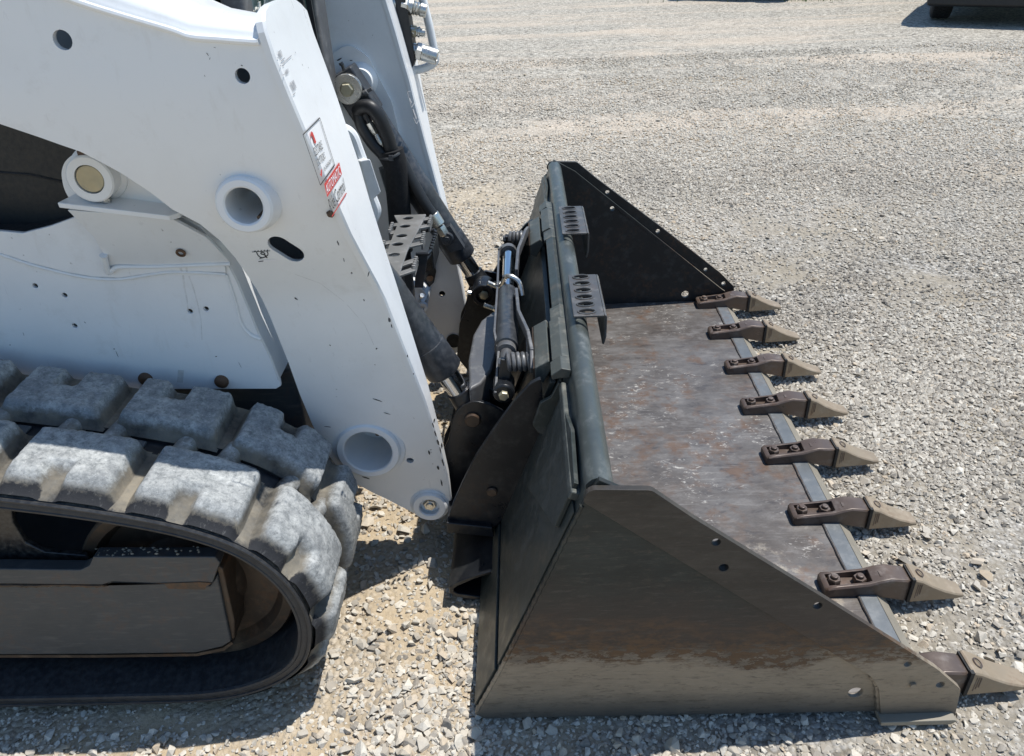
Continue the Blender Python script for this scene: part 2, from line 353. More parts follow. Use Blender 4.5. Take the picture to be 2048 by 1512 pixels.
        # side walls along every constrained loop (walk the output edges between the loop points)
        cnt = {}
        for t in tris:
            for i in range(len(t)):
                e = (t[i], t[(i+1) % len(t)]); cnt[e] = 1
        sd = [(b+c, b+a, b+a+n, b+c+n) for (a, c) in cnt if (c, a) not in cnt]
        s.f += sd; s.mi += [mi if mi_side is None else mi_side]*len(sd)
        return s
    def loft(s, rows, closed=False, mi=0):
        n = len(rows[0]); vs = [p for r in rows for p in r]; fs = []
        for i in range(len(rows)-1):
            for k in range(n if closed else n-1):
                l = (k+1) % n; fs.append((i*n+k, i*n+l, (i+1)*n+l, (i+1)*n+k))
        return s.add(vs, fs, mi)
    def build(s, name, mat, parent=None, bevel=0, ang=35, label=None, kind=None, mirror=False, recalc=True, seg=2):
        v = np.array(s.v, dtype=np.float64); fs = s.f
        if mirror: v[:, 1] = FULL-v[:, 1]; fs = [tuple(reversed(f)) for f in fs]
        me = bpy.data.meshes.new(name); me.from_pydata(v.tolist(), [], fs)
        for mm in (mat if isinstance(mat, (list, tuple)) else [mat]): me.materials.append(MAT[mm])
        me.polygons.foreach_set('material_index', s.mi)
        if recalc:
            bm = bmesh.new(); bm.from_mesh(me); bmesh.ops.remove_doubles(bm, verts=bm.verts, dist=1e-6); bmesh.ops.recalc_face_normals(bm, faces=bm.faces); bm.to_mesh(me); bm.free()
        me.polygons.foreach_set('use_smooth', [True]*len(me.polygons)); me.set_sharp_from_angle(angle=math.radians(ang))
        for k, a in s.at.items():
            at = me.attributes.new(k, 'FLOAT', 'POINT'); at.data.foreach_set('value', a)
        o = bpy.data.objects.new(name, me); COL.objects.link(o)
        if name in STUFF: o['kind'] = 'stuff'
        if bevel:
            b = o.modifiers.new('bevel', 'BEVEL'); b.width = bevel; b.segments = seg; b.limit_method = 'ANGLE'; b.angle_limit = math.radians(40)
            b.harden_normals = True
        if parent: par(o, parent)
        if label: o['label'] = label
        if kind: o['kind'] = kind
        return o
def par(o, p):
    o.parent = p; o.matrix_parent_inverse = WM[p.name].inverted() if p.name in WM else Matrix()
WM = {}
def thing(name, label, cat, loc=(0, 0, 0), group=None):
    o = bpy.data.objects.new(name, None); COL.objects.link(o); o.location = loc; o.empty_display_size = .1
    WM[o.name] = Matrix.Translation(Vector(loc)); o['label'] = label; o['category'] = cat
    if group: o['group'] = group
    return o
def inside(p, L):
    x, y = p; c = False; n = len(L); j = n-1
    for i in range(n):
        xi, yi = L[i][0], L[i][1]; xj, yj = L[j][0], L[j][1]
        if (yi > y) != (yj > y) and x < (xj-xi)*(y-yi)/(yj-yi)+xi: c = not c
        j = i
    return c
def circ(cx, cz, r, n=24, rz=None): return [(cx+r*math.cos(2*math.pi*i/n), cz+(rz or r)*math.sin(2*math.pi*i/n)) for i in range(n)]
def slot(p, q, r, n=10):
    p, q = Vector(p), Vector(q); a = math.atan2(q.y-p.y, q.x-p.x); L = []
    for i in range(n+1): t = a+math.pi/2+math.pi*i/n; L.append((p.x+r*math.cos(t), p.y+r*math.sin(t)))
    for i in range(n+1): t = a-math.pi/2+math.pi*i/n; L.append((q.x+r*math.cos(t), q.y+r*math.sin(t)))
    return L
def rounded(L, r, n=5):                                       # round the corners of a 2-D loop
    out = []; k = len(L)
    for i in range(k):
        p, c, q = Vector(L[i-1]), Vector(L[i]), Vector(L[(i+1) % k]); a = p-c; b = q-c; d = min(r, a.length*.45, b.length*.45)
        s0 = c+a.normalized()*d; s1 = c+b.normalized()*d
        for j in range(n+1):
            t = j/n; out.append(tuple(s0*(1-t)**2+c*2*t*(1-t)+s1*t*t))
    return out
def resamp(L, step):
    out = []
    for i in range(len(L)):
        p, q = Vector(L[i]), Vector(L[(i+1) % len(L)]); n = max(1, int((q-p).length/step))
        out += [tuple(p.lerp(q, k/n)) for k in range(n)]
    return out
def text(word, quad, surf, name, mat, parent, off=0):
    cu = bpy.data.curves.new('t', 'FONT'); cu.body = word; cu.resolution_u = 2; to = bpy.data.objects.new('t', cu); COL.objects.link(to)
    bpy.context.view_layer.update(); me = bpy.data.meshes.new_from_object(to.evaluated_get(bpy.context.evaluated_depsgraph_get()))
    v = np.zeros(len(me.vertices)*3); me.vertices.foreach_get('co', v); v = v.reshape(-1, 3)
    fs = [tuple(p.vertices) for p in me.polygons]; bpy.data.objects.remove(to); bpy.data.curves.remove(cu); bpy.data.meshes.remove(me)
    mn = v.min(0); sz = v.max(0)-mn; uv = (v[:, :2]-mn[:2])/sz[:2]
    bl, br, tl, tr = (Vector(q) for q in quad); P = []
    for u, w in uv:
        p = (bl*(1-u)+br*u)*(1-w)+(tl*(1-u)+tr*u)*w; P.append(surf(p.x, p.y))
    b = MB(); b.add(P, fs); return b.build(name, mat, parent, recalc=False)
def decal(polys, surf, name, mat, parent):
    b = MB()
    for L in polys: b.add([surf(*p) for p in L], [tuple(range(len(L)))])
    return b.build(name, mat, parent, recalc=False)

# ================================================================== the yard
def vnoise(x, y, sc, seed):                                   # smooth value noise on arrays
    r = np.random.default_rng(seed); T = r.random((256, 256)); X = x*sc; Y = y*sc
    i = np.floor(X).astype(int); j = np.floor(Y).astype(int); u = X-i; v = Y-j; u = u*u*(3-2*u); v = v*v*(3-2*v)
    g = lambda a, b: T[a % 256, b % 256]
    return (g(i, j)*(1-u)+g(i+1, j)*u)*(1-v)+(g(i, j+1)*(1-u)+g(i+1, j+1)*u)*v-.5
def gz(x, y):
    h = .018*vnoise(x, y, 1.3, 1)+.012*vnoise(x, y, 5, 2)+.006*vnoise(x, y, 17, 3)+.003*vnoise(x, y, 45, 4)
    return h-.012
def axis(lo, hi, step, far, grow=1.35):
    a = list(np.arange(lo, hi+1e-6, step)); d = step
    while a[-1] < far: d *= grow; a.append(a[-1]+d)
    d = step
    while a[0] > -far: d *= grow; a.insert(0, a[0]-d)
    return np.array(a)
gx = axis(-1.6, 3.6, .018, 600); gy = axis(-.6, 4.4, .018, 600)
X, Y = np.meshgrid(gx, gy, indexing='ij'); Zg = gz(X, Y)
fade = np.clip(1-np.maximum(np.abs(X)-6, np.abs(Y)-8)/20, 0, 1); Zg = Zg*fade
me = bpy.data.meshes.new('ground'); nx, ny = len(gx), len(gy)
vv = np.stack([X.ravel(), Y.ravel(), Zg.ravel()], 1)
idx = np.arange(nx*ny).reshape(nx, ny); q = np.stack([idx[:-1, :-1], idx[1:, :-1], idx[1:, 1:], idx[:-1, 1:]], -1).reshape(-1, 4)
me.vertices.add(len(vv)); me.vertices.foreach_set('co', vv.ravel()); me.loops.add(q.size); me.loops.foreach_set('vertex_index', q.ravel().astype(np.int32))
me.polygons.add(len(q)); me.polygons.foreach_set('loop_start', np.arange(0, q.size, 4, dtype=np.int32)); me.polygons.foreach_set('use_smooth', np.ones(len(q), bool)); me.update(calc_edges=True)
me.materials.append(MAT['ground']); go = bpy.data.objects.new('ground', me); COL.objects.link(go); go['kind'] = 'structure'

def stones():
    base = []
    for k in range(14):                                        # a few angular stones, each a convex hull
        r = np.random.default_rng(50+k); P = r.normal(size=(11, 3)); P /= np.linalg.norm(P, axis=1)[:, None]; P *= np.array([1, r.uniform(.65, .95), r.uniform(.5, .75)])*.5
        bm = bmesh.new(); [bm.verts.new(p) for p in P]; bmesh.ops.convex_hull(bm, input=bm.verts)
        bmesh.ops.triangulate(bm, faces=bm.faces); loose = [v for v in bm.verts if not v.link_faces]; bmesh.ops.delete(bm, geom=loose, context='VERTS')
        bm.verts.index_update(); base.append((np.array([v.co[:] for v in bm.verts]), np.array([[v.index for v in f.verts] for f in bm.faces]))); bm.free()
    r = RNG; n = 430000
    # more candidates near the camera; x, y in the strip the camera can see plus a step to the side
    y = -.75+9.5*r.random(n)**2.1; half = .9+.85*(y+1.06); x = .15+r.uniform(-1, 1, n)*half
    dens = 1/(.6+.9*np.maximum(0, y+.3))
    size = np.exp(r.normal(math.log(.0125), .42, n)); size = np.clip(size, .006, .042)
    size *= np.where(y > 3.5, 1.0, 1)
    right = np.clip((x-.15)/.9, 0, 1)
    clump = np.clip(.5+1.5*vnoise(x, y, 2.2, 9)+.8*vnoise(x, y, 7, 10), .05, 1)
    lane = np.clip(.55+1.6*vnoise(x*.25, y*1.3, 1, 12), .12, 1)
    keep = (.72+.28*right)*np.clip(clump*1.5, .25, 1)
    keep = np.where(y > 1.5, keep*.6+.4*lane*clump, keep); gap_ = (x < .05) & (x > -.75) & (y < 1.3); keep = np.where(gap_, np.clip(keep*1.6+.15, 0, 1.6), keep); size = np.where(gap_, size*1.22, size)
    keep *= np.clip((9-y)/5, .12, 1)*.40
    ok = (r.random(n) < keep) & (x > -2.2) & (x < 5)
    ok &= ~((y < .45) & (x < -.42) & (y > .0) & (r.random(n) < .85))
    x, y, size = x[ok], y[ok], size[ok]; n = len(x)
    z = gz(x, y)+size*r.uniform(-.05, .28, n)
    tint = np.clip(r.normal(.5, .22, n)+.10*vnoise(x, y, 1.1, 14), 0, .95)
    warm = r.random(n) < .14; tint[warm] = r.uniform(.9, 1, warm.sum())
    dark = r.random(n) < .06; tint[dark] = r.uniform(0, .12, dark.sum())
    kind = r.integers(0, len(base), n)
    a = r.uniform(0, 2*np.pi, n); b = r.normal(0, .35, n); c = r.normal(0, .35, n)
    ca, sa, cb, sb, cc, sc = np.cos(a), np.sin(a), np.cos(b), np.sin(b), np.cos(c), np.sin(c)
    R = np.stack([np.stack([ca*cb, ca*sb*sc-sa*cc, ca*sb*cc+sa*sc], -1), np.stack([sa*cb, sa*sb*sc+ca*cc, sa*sb*cc-ca*sc], -1), np.stack([-sb, cb*sc, cb*cc], -1)], 1)
    VV = []; FF = []; TT = []; off = 0
    for k, (bv, bf) in enumerate(base):
        s = np.where(kind == k)[0]
        P = np.einsum('nij,vj->nvi', R[s], bv)*size[s, None, None]*r.uniform(.85, 1.2, (len(s), 1, 3))+np.stack([x[s], y[s], z[s]], -1)[:, None, :]
        VV.append(P.reshape(-1, 3)); FF.append((bf[None]+(off+np.arange(len(s))[:, None, None]*len(bv))).reshape(-1, 3)); TT.append(np.repeat(tint[s], len(bv))); off += len(s)*len(bv)
    # fine chippings between the stones, near the camera only (octahedra, 8 faces each)
    n = 70000; y = -.75+2.2*r.random(n)**1.35; half = .9+.85*(y+1.06); x = .15+r.uniform(-1, 1, n)*half
    ok = (r.random(n) < np.clip(.55+1.2*vnoise(x, y, 3.1, 21), .1, 1)) & (x > -2.0); x, y = x[ok], y[ok]; n = len(x)
    sz = r.uniform(.0022, .0062, n); bv = np.array([(1, 0, 0), (-1, 0, 0), (0, 1, 0), (0, -1, 0), (0, 0, .7), (0, 0, -.7)], float)
    bf = np.array([(0, 2, 4), (2, 1, 4), (1, 3, 4), (3, 0, 4), (2, 0, 5), (1, 2, 5), (3, 1, 5), (0, 3, 5)]); a = r.uniform(0, 6.28, n); ca, sa = np.cos(a), np.sin(a)
    P = bv[None]*r.uniform(.6, 1.3, (n, 6, 1)); P = np.stack([P[..., 0]*ca[:, None]-P[..., 1]*sa[:, None], P[..., 0]*sa[:, None]+P[..., 1]*ca[:, None], P[..., 2]+.25*P[..., 0]], -1)*sz[:, None, None]
    P += np.stack([x, y, gz(x, y)+sz*.3], -1)[:, None]
    VV.append(P.reshape(-1, 3)); FF.append((bf[None]+(off+np.arange(n)[:, None, None]*6)).reshape(-1, 3)); TT.append(np.repeat(np.where(x+.4*vnoise(x, y, 2, 5) < .5, r.uniform(.35, 1, n), r.uniform(.2, .8, n)), 6))
    off += n*6
    n = 205000; y = .55+7.9*r.random(n)**1.45; xr_ = .55+.70*(y+1.06); xl_ = np.where(y > 1.4, -1.0, 1.0); x = xl_+(xr_-xl_)*r.random(n)
    ok = r.random(n) < np.clip(.66+1.5*vnoise(x*.4, y, 1.3, 12)+.7*vnoise(x, y, 3, 33), .06, 1)*np.clip((y-.6-.5*vnoise(x, y, 1.7, 41))/.9, 0, 1)*((xr_-xl_)/(.9+.70*(y+1.06))); x, y = x[ok], y[ok]; n = len(x)
    sz = np.clip(np.exp(r.normal(math.log(.0072), .32, n)), .004, .014)*(1+.06*np.maximum(0, y-3)); a = r.uniform(0, 6.28, n); ca, sa = np.cos(a), np.sin(a)
    P = bv[None]*r.uniform(.6, 1.3, (n, 6, 1)); P = np.stack([P[..., 0]*ca[:, None]-P[..., 1]*sa[:, None], P[..., 0]*sa[:, None]+P[..., 1]*ca[:, None], P[..., 2]+.25*P[..., 0]], -1)*sz[:, None, None]
    P += np.stack([x, y, gz(x, y)*np.clip(1-np.maximum(np.abs(x)-6, np.abs(y)-8)/20, 0, 1)+sz*.35], -1)[:, None]
    VV.append(P.reshape(-1, 3)); FF.append((bf[None]+(off+np.arange(n)[:, None, None]*6)).reshape(-1, 3)); TT.append(np.repeat(np.clip(r.normal(.47, .21, n)+.55*vnoise(x*.22+y*.05, y*1.2, 1.1, 51)+.25*vnoise(x, y, 2.2, 52), 0, 1), 6))
    V = np.concatenate(VV); F = np.concatenate(FF); T = np.concatenate(TT)
    me = bpy.data.meshes.new('gravel'); me.vertices.add(len(V)); me.vertices.foreach_set('co', V.ravel()); me.loops.add(F.size); me.loops.foreach_set('vertex_index', F.ravel().astype(np.int32))
    me.polygons.add(len(F)); me.polygons.foreach_set('loop_start', np.arange(0, F.size, 3, dtype=np.int32)); me.polygons.foreach_set('use_smooth', np.zeros(len(F), bool)); me.update(calc_edges=True)
    at = me.attributes.new('tint', 'FLOAT', 'POINT'); at.data.foreach_set('value', T)
    me.materials.append(MAT['stone']); o = bpy.data.objects.new('gravel', me); COL.objects.link(o); o['kind'] = 'stuff'; o['label'] = 'loose grey and tan crushed stone scattered over the yard'; o['category'] = 'gravel'
    print('gravel faces', len(F))
stones()

# ================================================================== bucket
bucket = thing('bucket', 'dark worn steel toothed bucket lying on the gravel in front of the white loader', 'bucket', (.45, FULL/2, 0))
SIDE = [(.0, .016), (.022, .0), (.885, .0), (.965, .03), (1.0, .075), (.985, .085), (.345, .625), (.262, .672), (.238, .63), (.06, .158)]
cut_px = [(1172, 986), (1186, 978), (1303, 979), (1388, 1036), (1640, 1190), (1873, 1336), (1921, 1377), (1908, 1437), (1762, 1444), (1757, 1376), (1742, 1352), (1500, 1205), (1340, 1108), (1166, 1003)]
CUT = XZ(cut_px, 0)
hole_px = [(1432, 1083, .0085), (1447, 1134, .0095), (1635, 1210, .009), (1815, 1327, .008), (1880, 1368, .009)]
CH = [(U(a, b, y=0).x, U(a, b, y=0).z, r) for a, b, r in hole_px]
bh = U(1710, 1382, y=.016)
for mir in (False, True):
    b = MB(); b.plate(SIDE, [circ(x, z, r) for x, z, r in CH]+[circ(bh.x, bh.z, .0155)], .012, .024, mi_back=1)
    sp = b.build('side_plate', ['bucket', 'bucket_in'], bucket, .002, mirror=mir)
    b = MB(); b.plate(rounded(CUT, .006, 2), [circ(x, z, r) for x, z, r in CH], -.002, .0115, mi_back=1)
    b.build('side_cutter', ['cutter', 'bucket_in'], sp, .0025, mirror=mir)
    b = MB(); g = [U(1826+dx, 1370+dy, y=-.004) for dx, dy in ((0, 0),)][0]
    b.cyl((g.x, -.0025, g.z), (g.x, -.008, g.z), .007, seg=12); b.build('plug', 'cutter', sp, mirror=mir)
    b = MB(); e = [U(1762, 1445, y=-.02).x, U(1904, 1440, y=-.02).x]
    b.exy([(e[0], -.002), (e[1], -.002), (e[1]+.012, .010), (e[1]+.004, .014), (e[0], .010)], -.022, .05); b.build('wear_shoe', 'bevel', sp, .002, mirror=mir)
    b = MB()                                                   # weld runs: side plate to back, cutter end
    def weld(pts, r, y):
        P = []; 
        for i in range(len(pts)-1):
            p, q = Vector(pts[i]), Vector(pts[i+1]); n = max(2, int((q-p).length/.008))
            P += [p.lerp(q, k/n) for k in range(n)]
        b.tube([(p.x, y, p.y) for p in P], lambda t: r*(1+.25*math.sin(t*len(P)*2.1)), 6)
    weld([(.006, .03), (.062, .16), (.235, .62)], .0045, .013); weld([CUT[9], CUT[8]], .007, .009); weld([CUT[9], CUT[10]], .006, .009)
    b.build('weld_bead', 'bucket', sp, mirror=mir)
# floor + back + rolled top edge as one bent sheet
outer = [(.957, .004), (.03, .002), (.002, .018), (.06, .158), (.238, .628)]
c0 = Vector((.238, .628)); nrm = Vector((.935, -.355)); rr = .027; cc = c0+nrm*rr
arc = []
a0 = math.atan2(-nrm.y, -nrm.x)
for i in range(1, 15): t = a0-math.radians(205)*i/14; arc.append((cc.x+rr*math.cos(t)*1.08, cc.y+rr*math.sin(t)*1.35+.012))
inner = [(.286, .60), (.262, .53), (.215, .40), (.172, .28), (.142, .18), (.14, .115), (.165, .065), (.21, .040), (.28, .031), (.957, .031)]
b = MB(); b.exy(outer+arc+inner, .0242, FULL-.0242)
shell = b.build('back_sheet', ['roll'], bucket, 0, ang=40)
# the visible inside floor skin and the lower back skin carry their own wear
b = MB(); b.box(((.30+.952)/2, FULL/2, .0325), (.652, FULL-.052, .003)); b.build('floor_plate', 'floor', bucket, label='brown worn bucket floor with pale scratches')
def back(y0, y1, z0, z1, t, d=.0):                             # slab lying on the sloping back
    x = lambda z: .06+(z-.158)*.3787 if z > .158 else .002+(z-.018)*.4143
    return [(x(z0)-d, y0, z0), (x(z0)-d, y1, z0), (x(z1)-d, y1, z1), (x(z1)-d, y0, z1)]
b = MB(); b.prism(back(.026, FULL-.026, .026, .150, 0, .0005), (-.006, 0, .002)); b.build('heel_plate', 'bdark', bucket, .002, label='scuffed lower heel strip of the bucket back')
b = MB(); b.prism(back(.026, FULL-.026, .163, .585, 0, .0005), (-.004, 0, .0015)); b.build('back_panel', 'bdark', bucket, .0015)
BKN = (1, 0, -.3787); BKD = .06-.3787*.158
def BK(px, py, off=0): return UP(px, py, BKN, BKD-off*1.07)
for mir in (False, True):                                      # doubler plates on the back with their odd outline
    L = [BK(*p, .0055) for p in [(1063, 977), (1118, 1056), (1158, 968), (1150, 860), (1128, 800), (1096, 880)]]
    b = MB(); b.prism(L, (-.009, 0, .0034)); b.build('doubler_plate', 'bdark', bucket, .0015, mirror=mir)
    L = [BK(*p, .0125) for p in [(1116, 1028), (1113, 985), (1128, 953), (1129, 990), (1124, 995), (1126, 1004)]]
    if not mir: b = MB(); b.prism(L, (-.001, 0, .0004)); b.build('maker_plate', 'lightgreen', bucket, label='small bare rectangular patch on the bucket back')
    # rib that runs up to the roll, then the wide hooked flange the coupler catches
    b = MB(); b.bar((.222, .05, .602), (.222, .44, .602), .022, .02, side=(.935, 0, -.355)); b.build('flange_rib', 'lightgreen', bucket, .004, mirror=mir)
# hooked flange: along y, notched
fl = [(.240, .641), (.226, .646), (.206, .634), (.209, .624), (.233, .622)]
b = MB(); b.exy(fl, .775, FULL-.775); b.build('top_flange', 'bdark', bucket, .002)
for mir in (False, True):
    b = MB(); b.exy([(.240, .642), (.226, .646), (.200, .632), (.203, .622), (.232, .622)], .70, .7745); b.exy([(.240, .642), (.216, .648), (.192, .630), (.195, .618), (.215, .622), (.234, .622)], .44, .50)
    b.exy([(.240, .642), (.220, .647), (.196, .634), (.199, .622), (.234, .622)], .5005, .6995); b.build('flange_tab', 'lightgreen', bucket, .002, mirror=mir)
    # gusset cheek at the end of the flange
    L = [(1065, 846), (1080, 803), (1102, 791), (1117, 762), (1125, 766), (1120, 800), (1090, 868), (1076, 862)]
    b = MB(); b.exy(XZ(L, .445), .437, .449); b.build('flange_cheek', 'bdark', bucket, .002, mirror=mir)
    # lower catch loop at the foot of the back
    Lx = lambda x, z: (x, z)
    ov = [(-.070, .024), (-.080, .036), (-.080, .054), (-.066, .068), (-.015, .094), (.038, .112), (.042, .104), (-.012, .083), (-.058, .058), (-.068, .048), (-.068, .040), (-.060, .033), (-.040, .027), (.012, .014), (.008, .003), (-.048, .014)]
    b = MB(); b.exy(ov, .352, .66); b.build('catch_loop', 'coupler', bucket, .003, mirror=mir)
# step pads on the roll
for mir in (False, True):
    y0, y1 = .618, .862; z = .688
    def zx(px, py): p = U(px, py, z=z); return p.x, p.y
    b = MB(); xa, xb = .254, .329
    b2 = MB(); b2.plate([(xa, y0), (xb, y0), (xb, y1), (xa, y1)], [circ((xa+xb)/2-.004, y0+.022+(y1-y0-.04)*k/5, .0205, 20, .0125) for k in range(6)], 0, .006)
    b.v = [(x, yy, z-d) for (x, d, yy) in b2.v]; b.f = b2.f; b.mi = b2.mi
    pd = b.build('step_pad', 'pad2', bucket, .002, mirror=mir, label='perforated steel step on the bucket rim')
    b = MB(); sec = [(xb+.0003, z-.0002), (xb+.004, z-.001), (xb+.007, z-.006), (xb+.0065, z-.060), (xb+.001, z-.082), (xb-.004, z-.080), (xb+.0015, z-.059), (xb+.002, z-.0065)]
    b.exy(sec, y0+.001, y1-.001); b.build('step_leg', 'pad2', pd, .001, mirror=mir)
    b = MB()
    for k in range(6):
        o = Vector(((xa+xb)/2-.004, y0+.022+(y1-y0-.04)*k/5, z)); P = []
        b.tube([(o.x+.0215*math.cos(t), o.y+.0135*math.sin(t), z+.0008) for t in np.linspace(0, 2*math.pi, 20, endpoint=False)], .0022, 6, closed=True)
    b.build('hole_rim', 'pad2', pd, mirror=mir)
# cutting edge: flat band and ground bevel
b = MB(); b.exy([(.945, .0335), (.952, .0395), (.992, .0395), (1.024, .012), (1.024, .002), (.945, .002)], .0245, FULL-.0245)
ce = b.build('cutting_edge', 'edge', bucket, .001, label='bluish steel cutting edge across the bucket lip')
b = MB(); b.prism([(.9925, .026, .0398), (.9925, FULL-.026, .0398), (1.0245, FULL-.026, .0125), (1.0245, .026, .0125)], (.0006, 0, .0006)); b.build('bevel_face', 'bevel', ce)
b = MB(); P = [(.9485+.0007*math.sin(i*.9), .04+i*(FULL-.08)/160, .0375) for i in range(161)]
b.tube(P, lambda t: .0028*(1+.12*math.sin(t*331)), 6); b.build('weld_bead', 'floor', ce)

# ---- teeth: bolted cast adapters with worn tips
def make_tooth():
    w = .032
    b = MB()                                                   # adapter body (local: x forward from its heel, z up from the floor)
    rows = []
    for x, hw, zt, zb in [(0, .030, .024, 0), (.006, .034, .029, 0), (.03, w, .032, 0), (.11, w, .041, 0), (.135, w, .050, 0), (.160, w-.001, .056, -.006), (.205, w-.003, .049, -.018), (.213, w-.006, .044, -.018)]:
        c = .005
        rows.append([(x, -hw, zb), (x, -hw, zt-c), (x, -hw+c, zt), (x, hw-c, zt), (x, hw, zt-c), (x, hw, zb)])
    # top with a slot: leave the middle open between x=.012 and x=.115
    b.loft([[r[0], r[1], r[2], (r[2][0], -.020, r[2][2])] for r in rows]); b.loft([[(r[3][0], .020, r[3][2]), r[3], r[4], r[5]] for r in rows])
    top = lambda x: float(np.interp(x, [0, .006, .03, .11, .135, .160, .205, .213], [.024, .029, .032, .041, .050, .056, .049, .044]))
    xs = [.118, .135, .160, .205, .213]; b.loft([[(x, -.020, top(x)), (x, .020, top(x))] for x in xs])
    b.loft([[(x, -.020, top(x)), (x, .020, top(x))] for x in (0, .006, .012)])
    fz = .019
    arc_ = [(.118-.012*(1-math.cos(t)), .020*math.sin(t)) for t in np.linspace(-math.pi/2, math.pi/2, 9)]
    b.loft([[(.012, -.020, top(.012)), (.03, -.020, top(.03)), (.11, -.020, top(.11)), (.118, -.020, top(.118))], [(.012, -.019, fz), (.03, -.019, fz), (.11, -.019, fz), (.118, -.019, fz)]])
    b.loft([[(.012, .020, top(.012)), (.03, .020, top(.03)), (.11, .020, top(.11)), (.118, .020, top(.118))], [(.012, .019, fz), (.03, .019, fz), (.11, .019, fz), (.118, .019, fz)]])
    b.loft([[(.012, -.020, top(.012)), (.012, .020, top(.012))], [(.012, -.019, fz), (.012, .019, fz)]]); b.loft([[(.118, -.020, top(.118)), (.118, .020, top(.118))], [(.114, -.019, fz), (.114, .019, fz)]])
    b.loft([[(.012, -.019, fz), (.118, -.019, fz)], [(.012, .019, fz), (.118, .019, fz)]])
    b.add([rows[0][i] for i in range(6)], [(0, 1, 2, 3, 4, 5)]); b.add([rows[-1][i] for i in range(6)], [(5, 4, 3, 2, 1, 0)])
    t = b.build('tooth', 'adapter', bucket, .0018, ang=45)
    b = MB(); rows = []
    for x, hw, zt, zb in [(.2165, .031, .052, -.020), (.222, .0325, .054, -.021), (.240, .0315, .047, -.0205), (.27, .030, .028, -.0195), (.305, .029, .010, -.0185), (.340, .027, -.003, -.0175), (.358, .023, -.008, -.0165)]:
        c = min(.004, (zt-zb)*.4); rows.append([(x, -hw, zb), (x, -hw, zt-c), (x, -hw+c, zt), (x, hw-c, zt), (x, hw, zt-c), (x, hw, zb)])
    b.loft(rows, closed=True); b.add(rows[0], [tuple(range(6))]); b.add(rows[-1], [tuple(reversed(range(6)))])
    b.build('tooth_tip', 'tip', t, .0012, ang=50)
    b = MB()                                                   # black slit of the retaining pin between tip and adapter, cast ribs
    b.box((.2148, 0, .016), (.004, .060, .068)); b.box((.2145, -.029, .018), (.008, .010, .078)); b.build('pin_joint', 'inner', t)
    b = MB()
    for k in range(3): b.box((.2285+.005*k, -.0318, .016+.003*k), (.0022, .002, .046-.006*k))
    for k in range(3): b.box((.142+.012*k, .003*(k-1), .0528-.0012*abs(k-1)), (.007, .018-.004*k, .0018))
    b.tube([(.243+.008*math.cos(a), .012*math.sin(a), .0478-.0011*8*math.cos(a)*.3) for a in np.linspace(0, 6.28, 14, endpoint=False)], .0018, 5, closed=True)
    b.build('cast_mark', 'adapter', t)
    for x in (.030, .095):
        b = MB(); b.cyl((x, 0, fz-.001), (x, 0, fz+.004), .0175, seg=20); b.hexn((x, 0, fz+.004), (0, 0, 1), .0172, .015, ang=x*20); b.cyl((x, 0, fz+.018), (x, 0, fz+.027), .0095, seg=14, ch=.002)
        b.build('bolt', 'adapter', t, .0008)
    return t
tooth0 = make_tooth()
def place_tooth(i):
    loc = Vector((.868, .07+i*(FULL-.14)/7, .034))
    if i == 0: t = tooth0; ch = []
    else:
        t = tooth0.copy(); COL.objects.link(t)
        for c in tooth0.children: d = c.copy(); COL.objects.link(d); d.parent = t
    t.scale = (random.uniform(.965, 1.02), random.uniform(.95, 1.05), random.uniform(.93, 1.03))
    t.location = loc+Vector((random.uniform(-.004, .004), random.uniform(-.004, .004), 0)); t.rotation_euler = (0, 0, random.uniform(-.012, .012))
for i in range(1, 8): place_tooth(i)
place_tooth(0)

# ================================================================== track loader
loader = thing('track_loader', 'white compact track loader with rubber tracks and lowered lift arms', 'track loader', (-.8, FULL/2, 0))
YI = .56                                                       # inner face of the near lift arm

def wline(p, q, w):
    p, q = Vector(p), Vector(q); d = (q-p).normalized(); n = Vector((-d.y, d.x))*w/2; return [p-n, q-n, q+n, p+n]

# ---- lift arms (near one traced, far one its mirror image)
ARM = [(-420, -190), (-150, -111), (143, 0), (239, 31), (342, 61), (383, 75), (506, 85), (519, 72), (537, 120), (568, 195), (600, 270), (630, 340), (663, 410), (690, 470), (720, 525), (745, 570), (760, 600), (780, 650), (800, 700), (840, 800), (870, 893), (886, 950), (894, 1000), (893, 1020), (882, 1034), (862, 1040), (842, 1034), (820, 1022), (745, 985), (690, 955), (650, 900), (625, 850), (600, 790), (575, 720), (545, 645), (525, 600), (500, 558), (470, 515), (440, 481), (400, 448), (345, 419), (300, 384), (240, 345), (190, 318), (160, 303), (80, 275), (0, 248), (-150, 195), (-420, 110)]
A3 = [UA(*p) for p in ARM]; AXZ = [(p.x, p.z) for p in A3]
def AH(px, py, r, n=20): p = UA(px, py); return circ(p.x, p.z, r, n)
h1, h2, h3 = UA(497, 402), UA(738, 896), UA(860, 1008)
sa, sb = UA(557, 489), UA(587, 508)
HOLES = [AH(125, 80, .0155), AH(485, 152, .0125), AH(820, 921, .0095), slot((sa.x, sa.z), (sb.x, sb.z), .0205), circ(h1.x, h1.z, .036, 32), circ(h2.x, h2.z, .064, 40), circ(h3.x, h3.z, .030, 28)]
FRONT = [UA(*p) for p in [(519, 66), (537, 120), (568, 195), (600, 270), (630, 340), (663, 410), (690, 470), (720, 525), (745, 570), (760, 600), (780, 650), (800, 700), (840, 800), (870, 893), (886, 950), (894, 1000)]]
def surfA(px, py): return UA(px, py)+Vector((0, -.0009, 0))
FRONTFACE = []
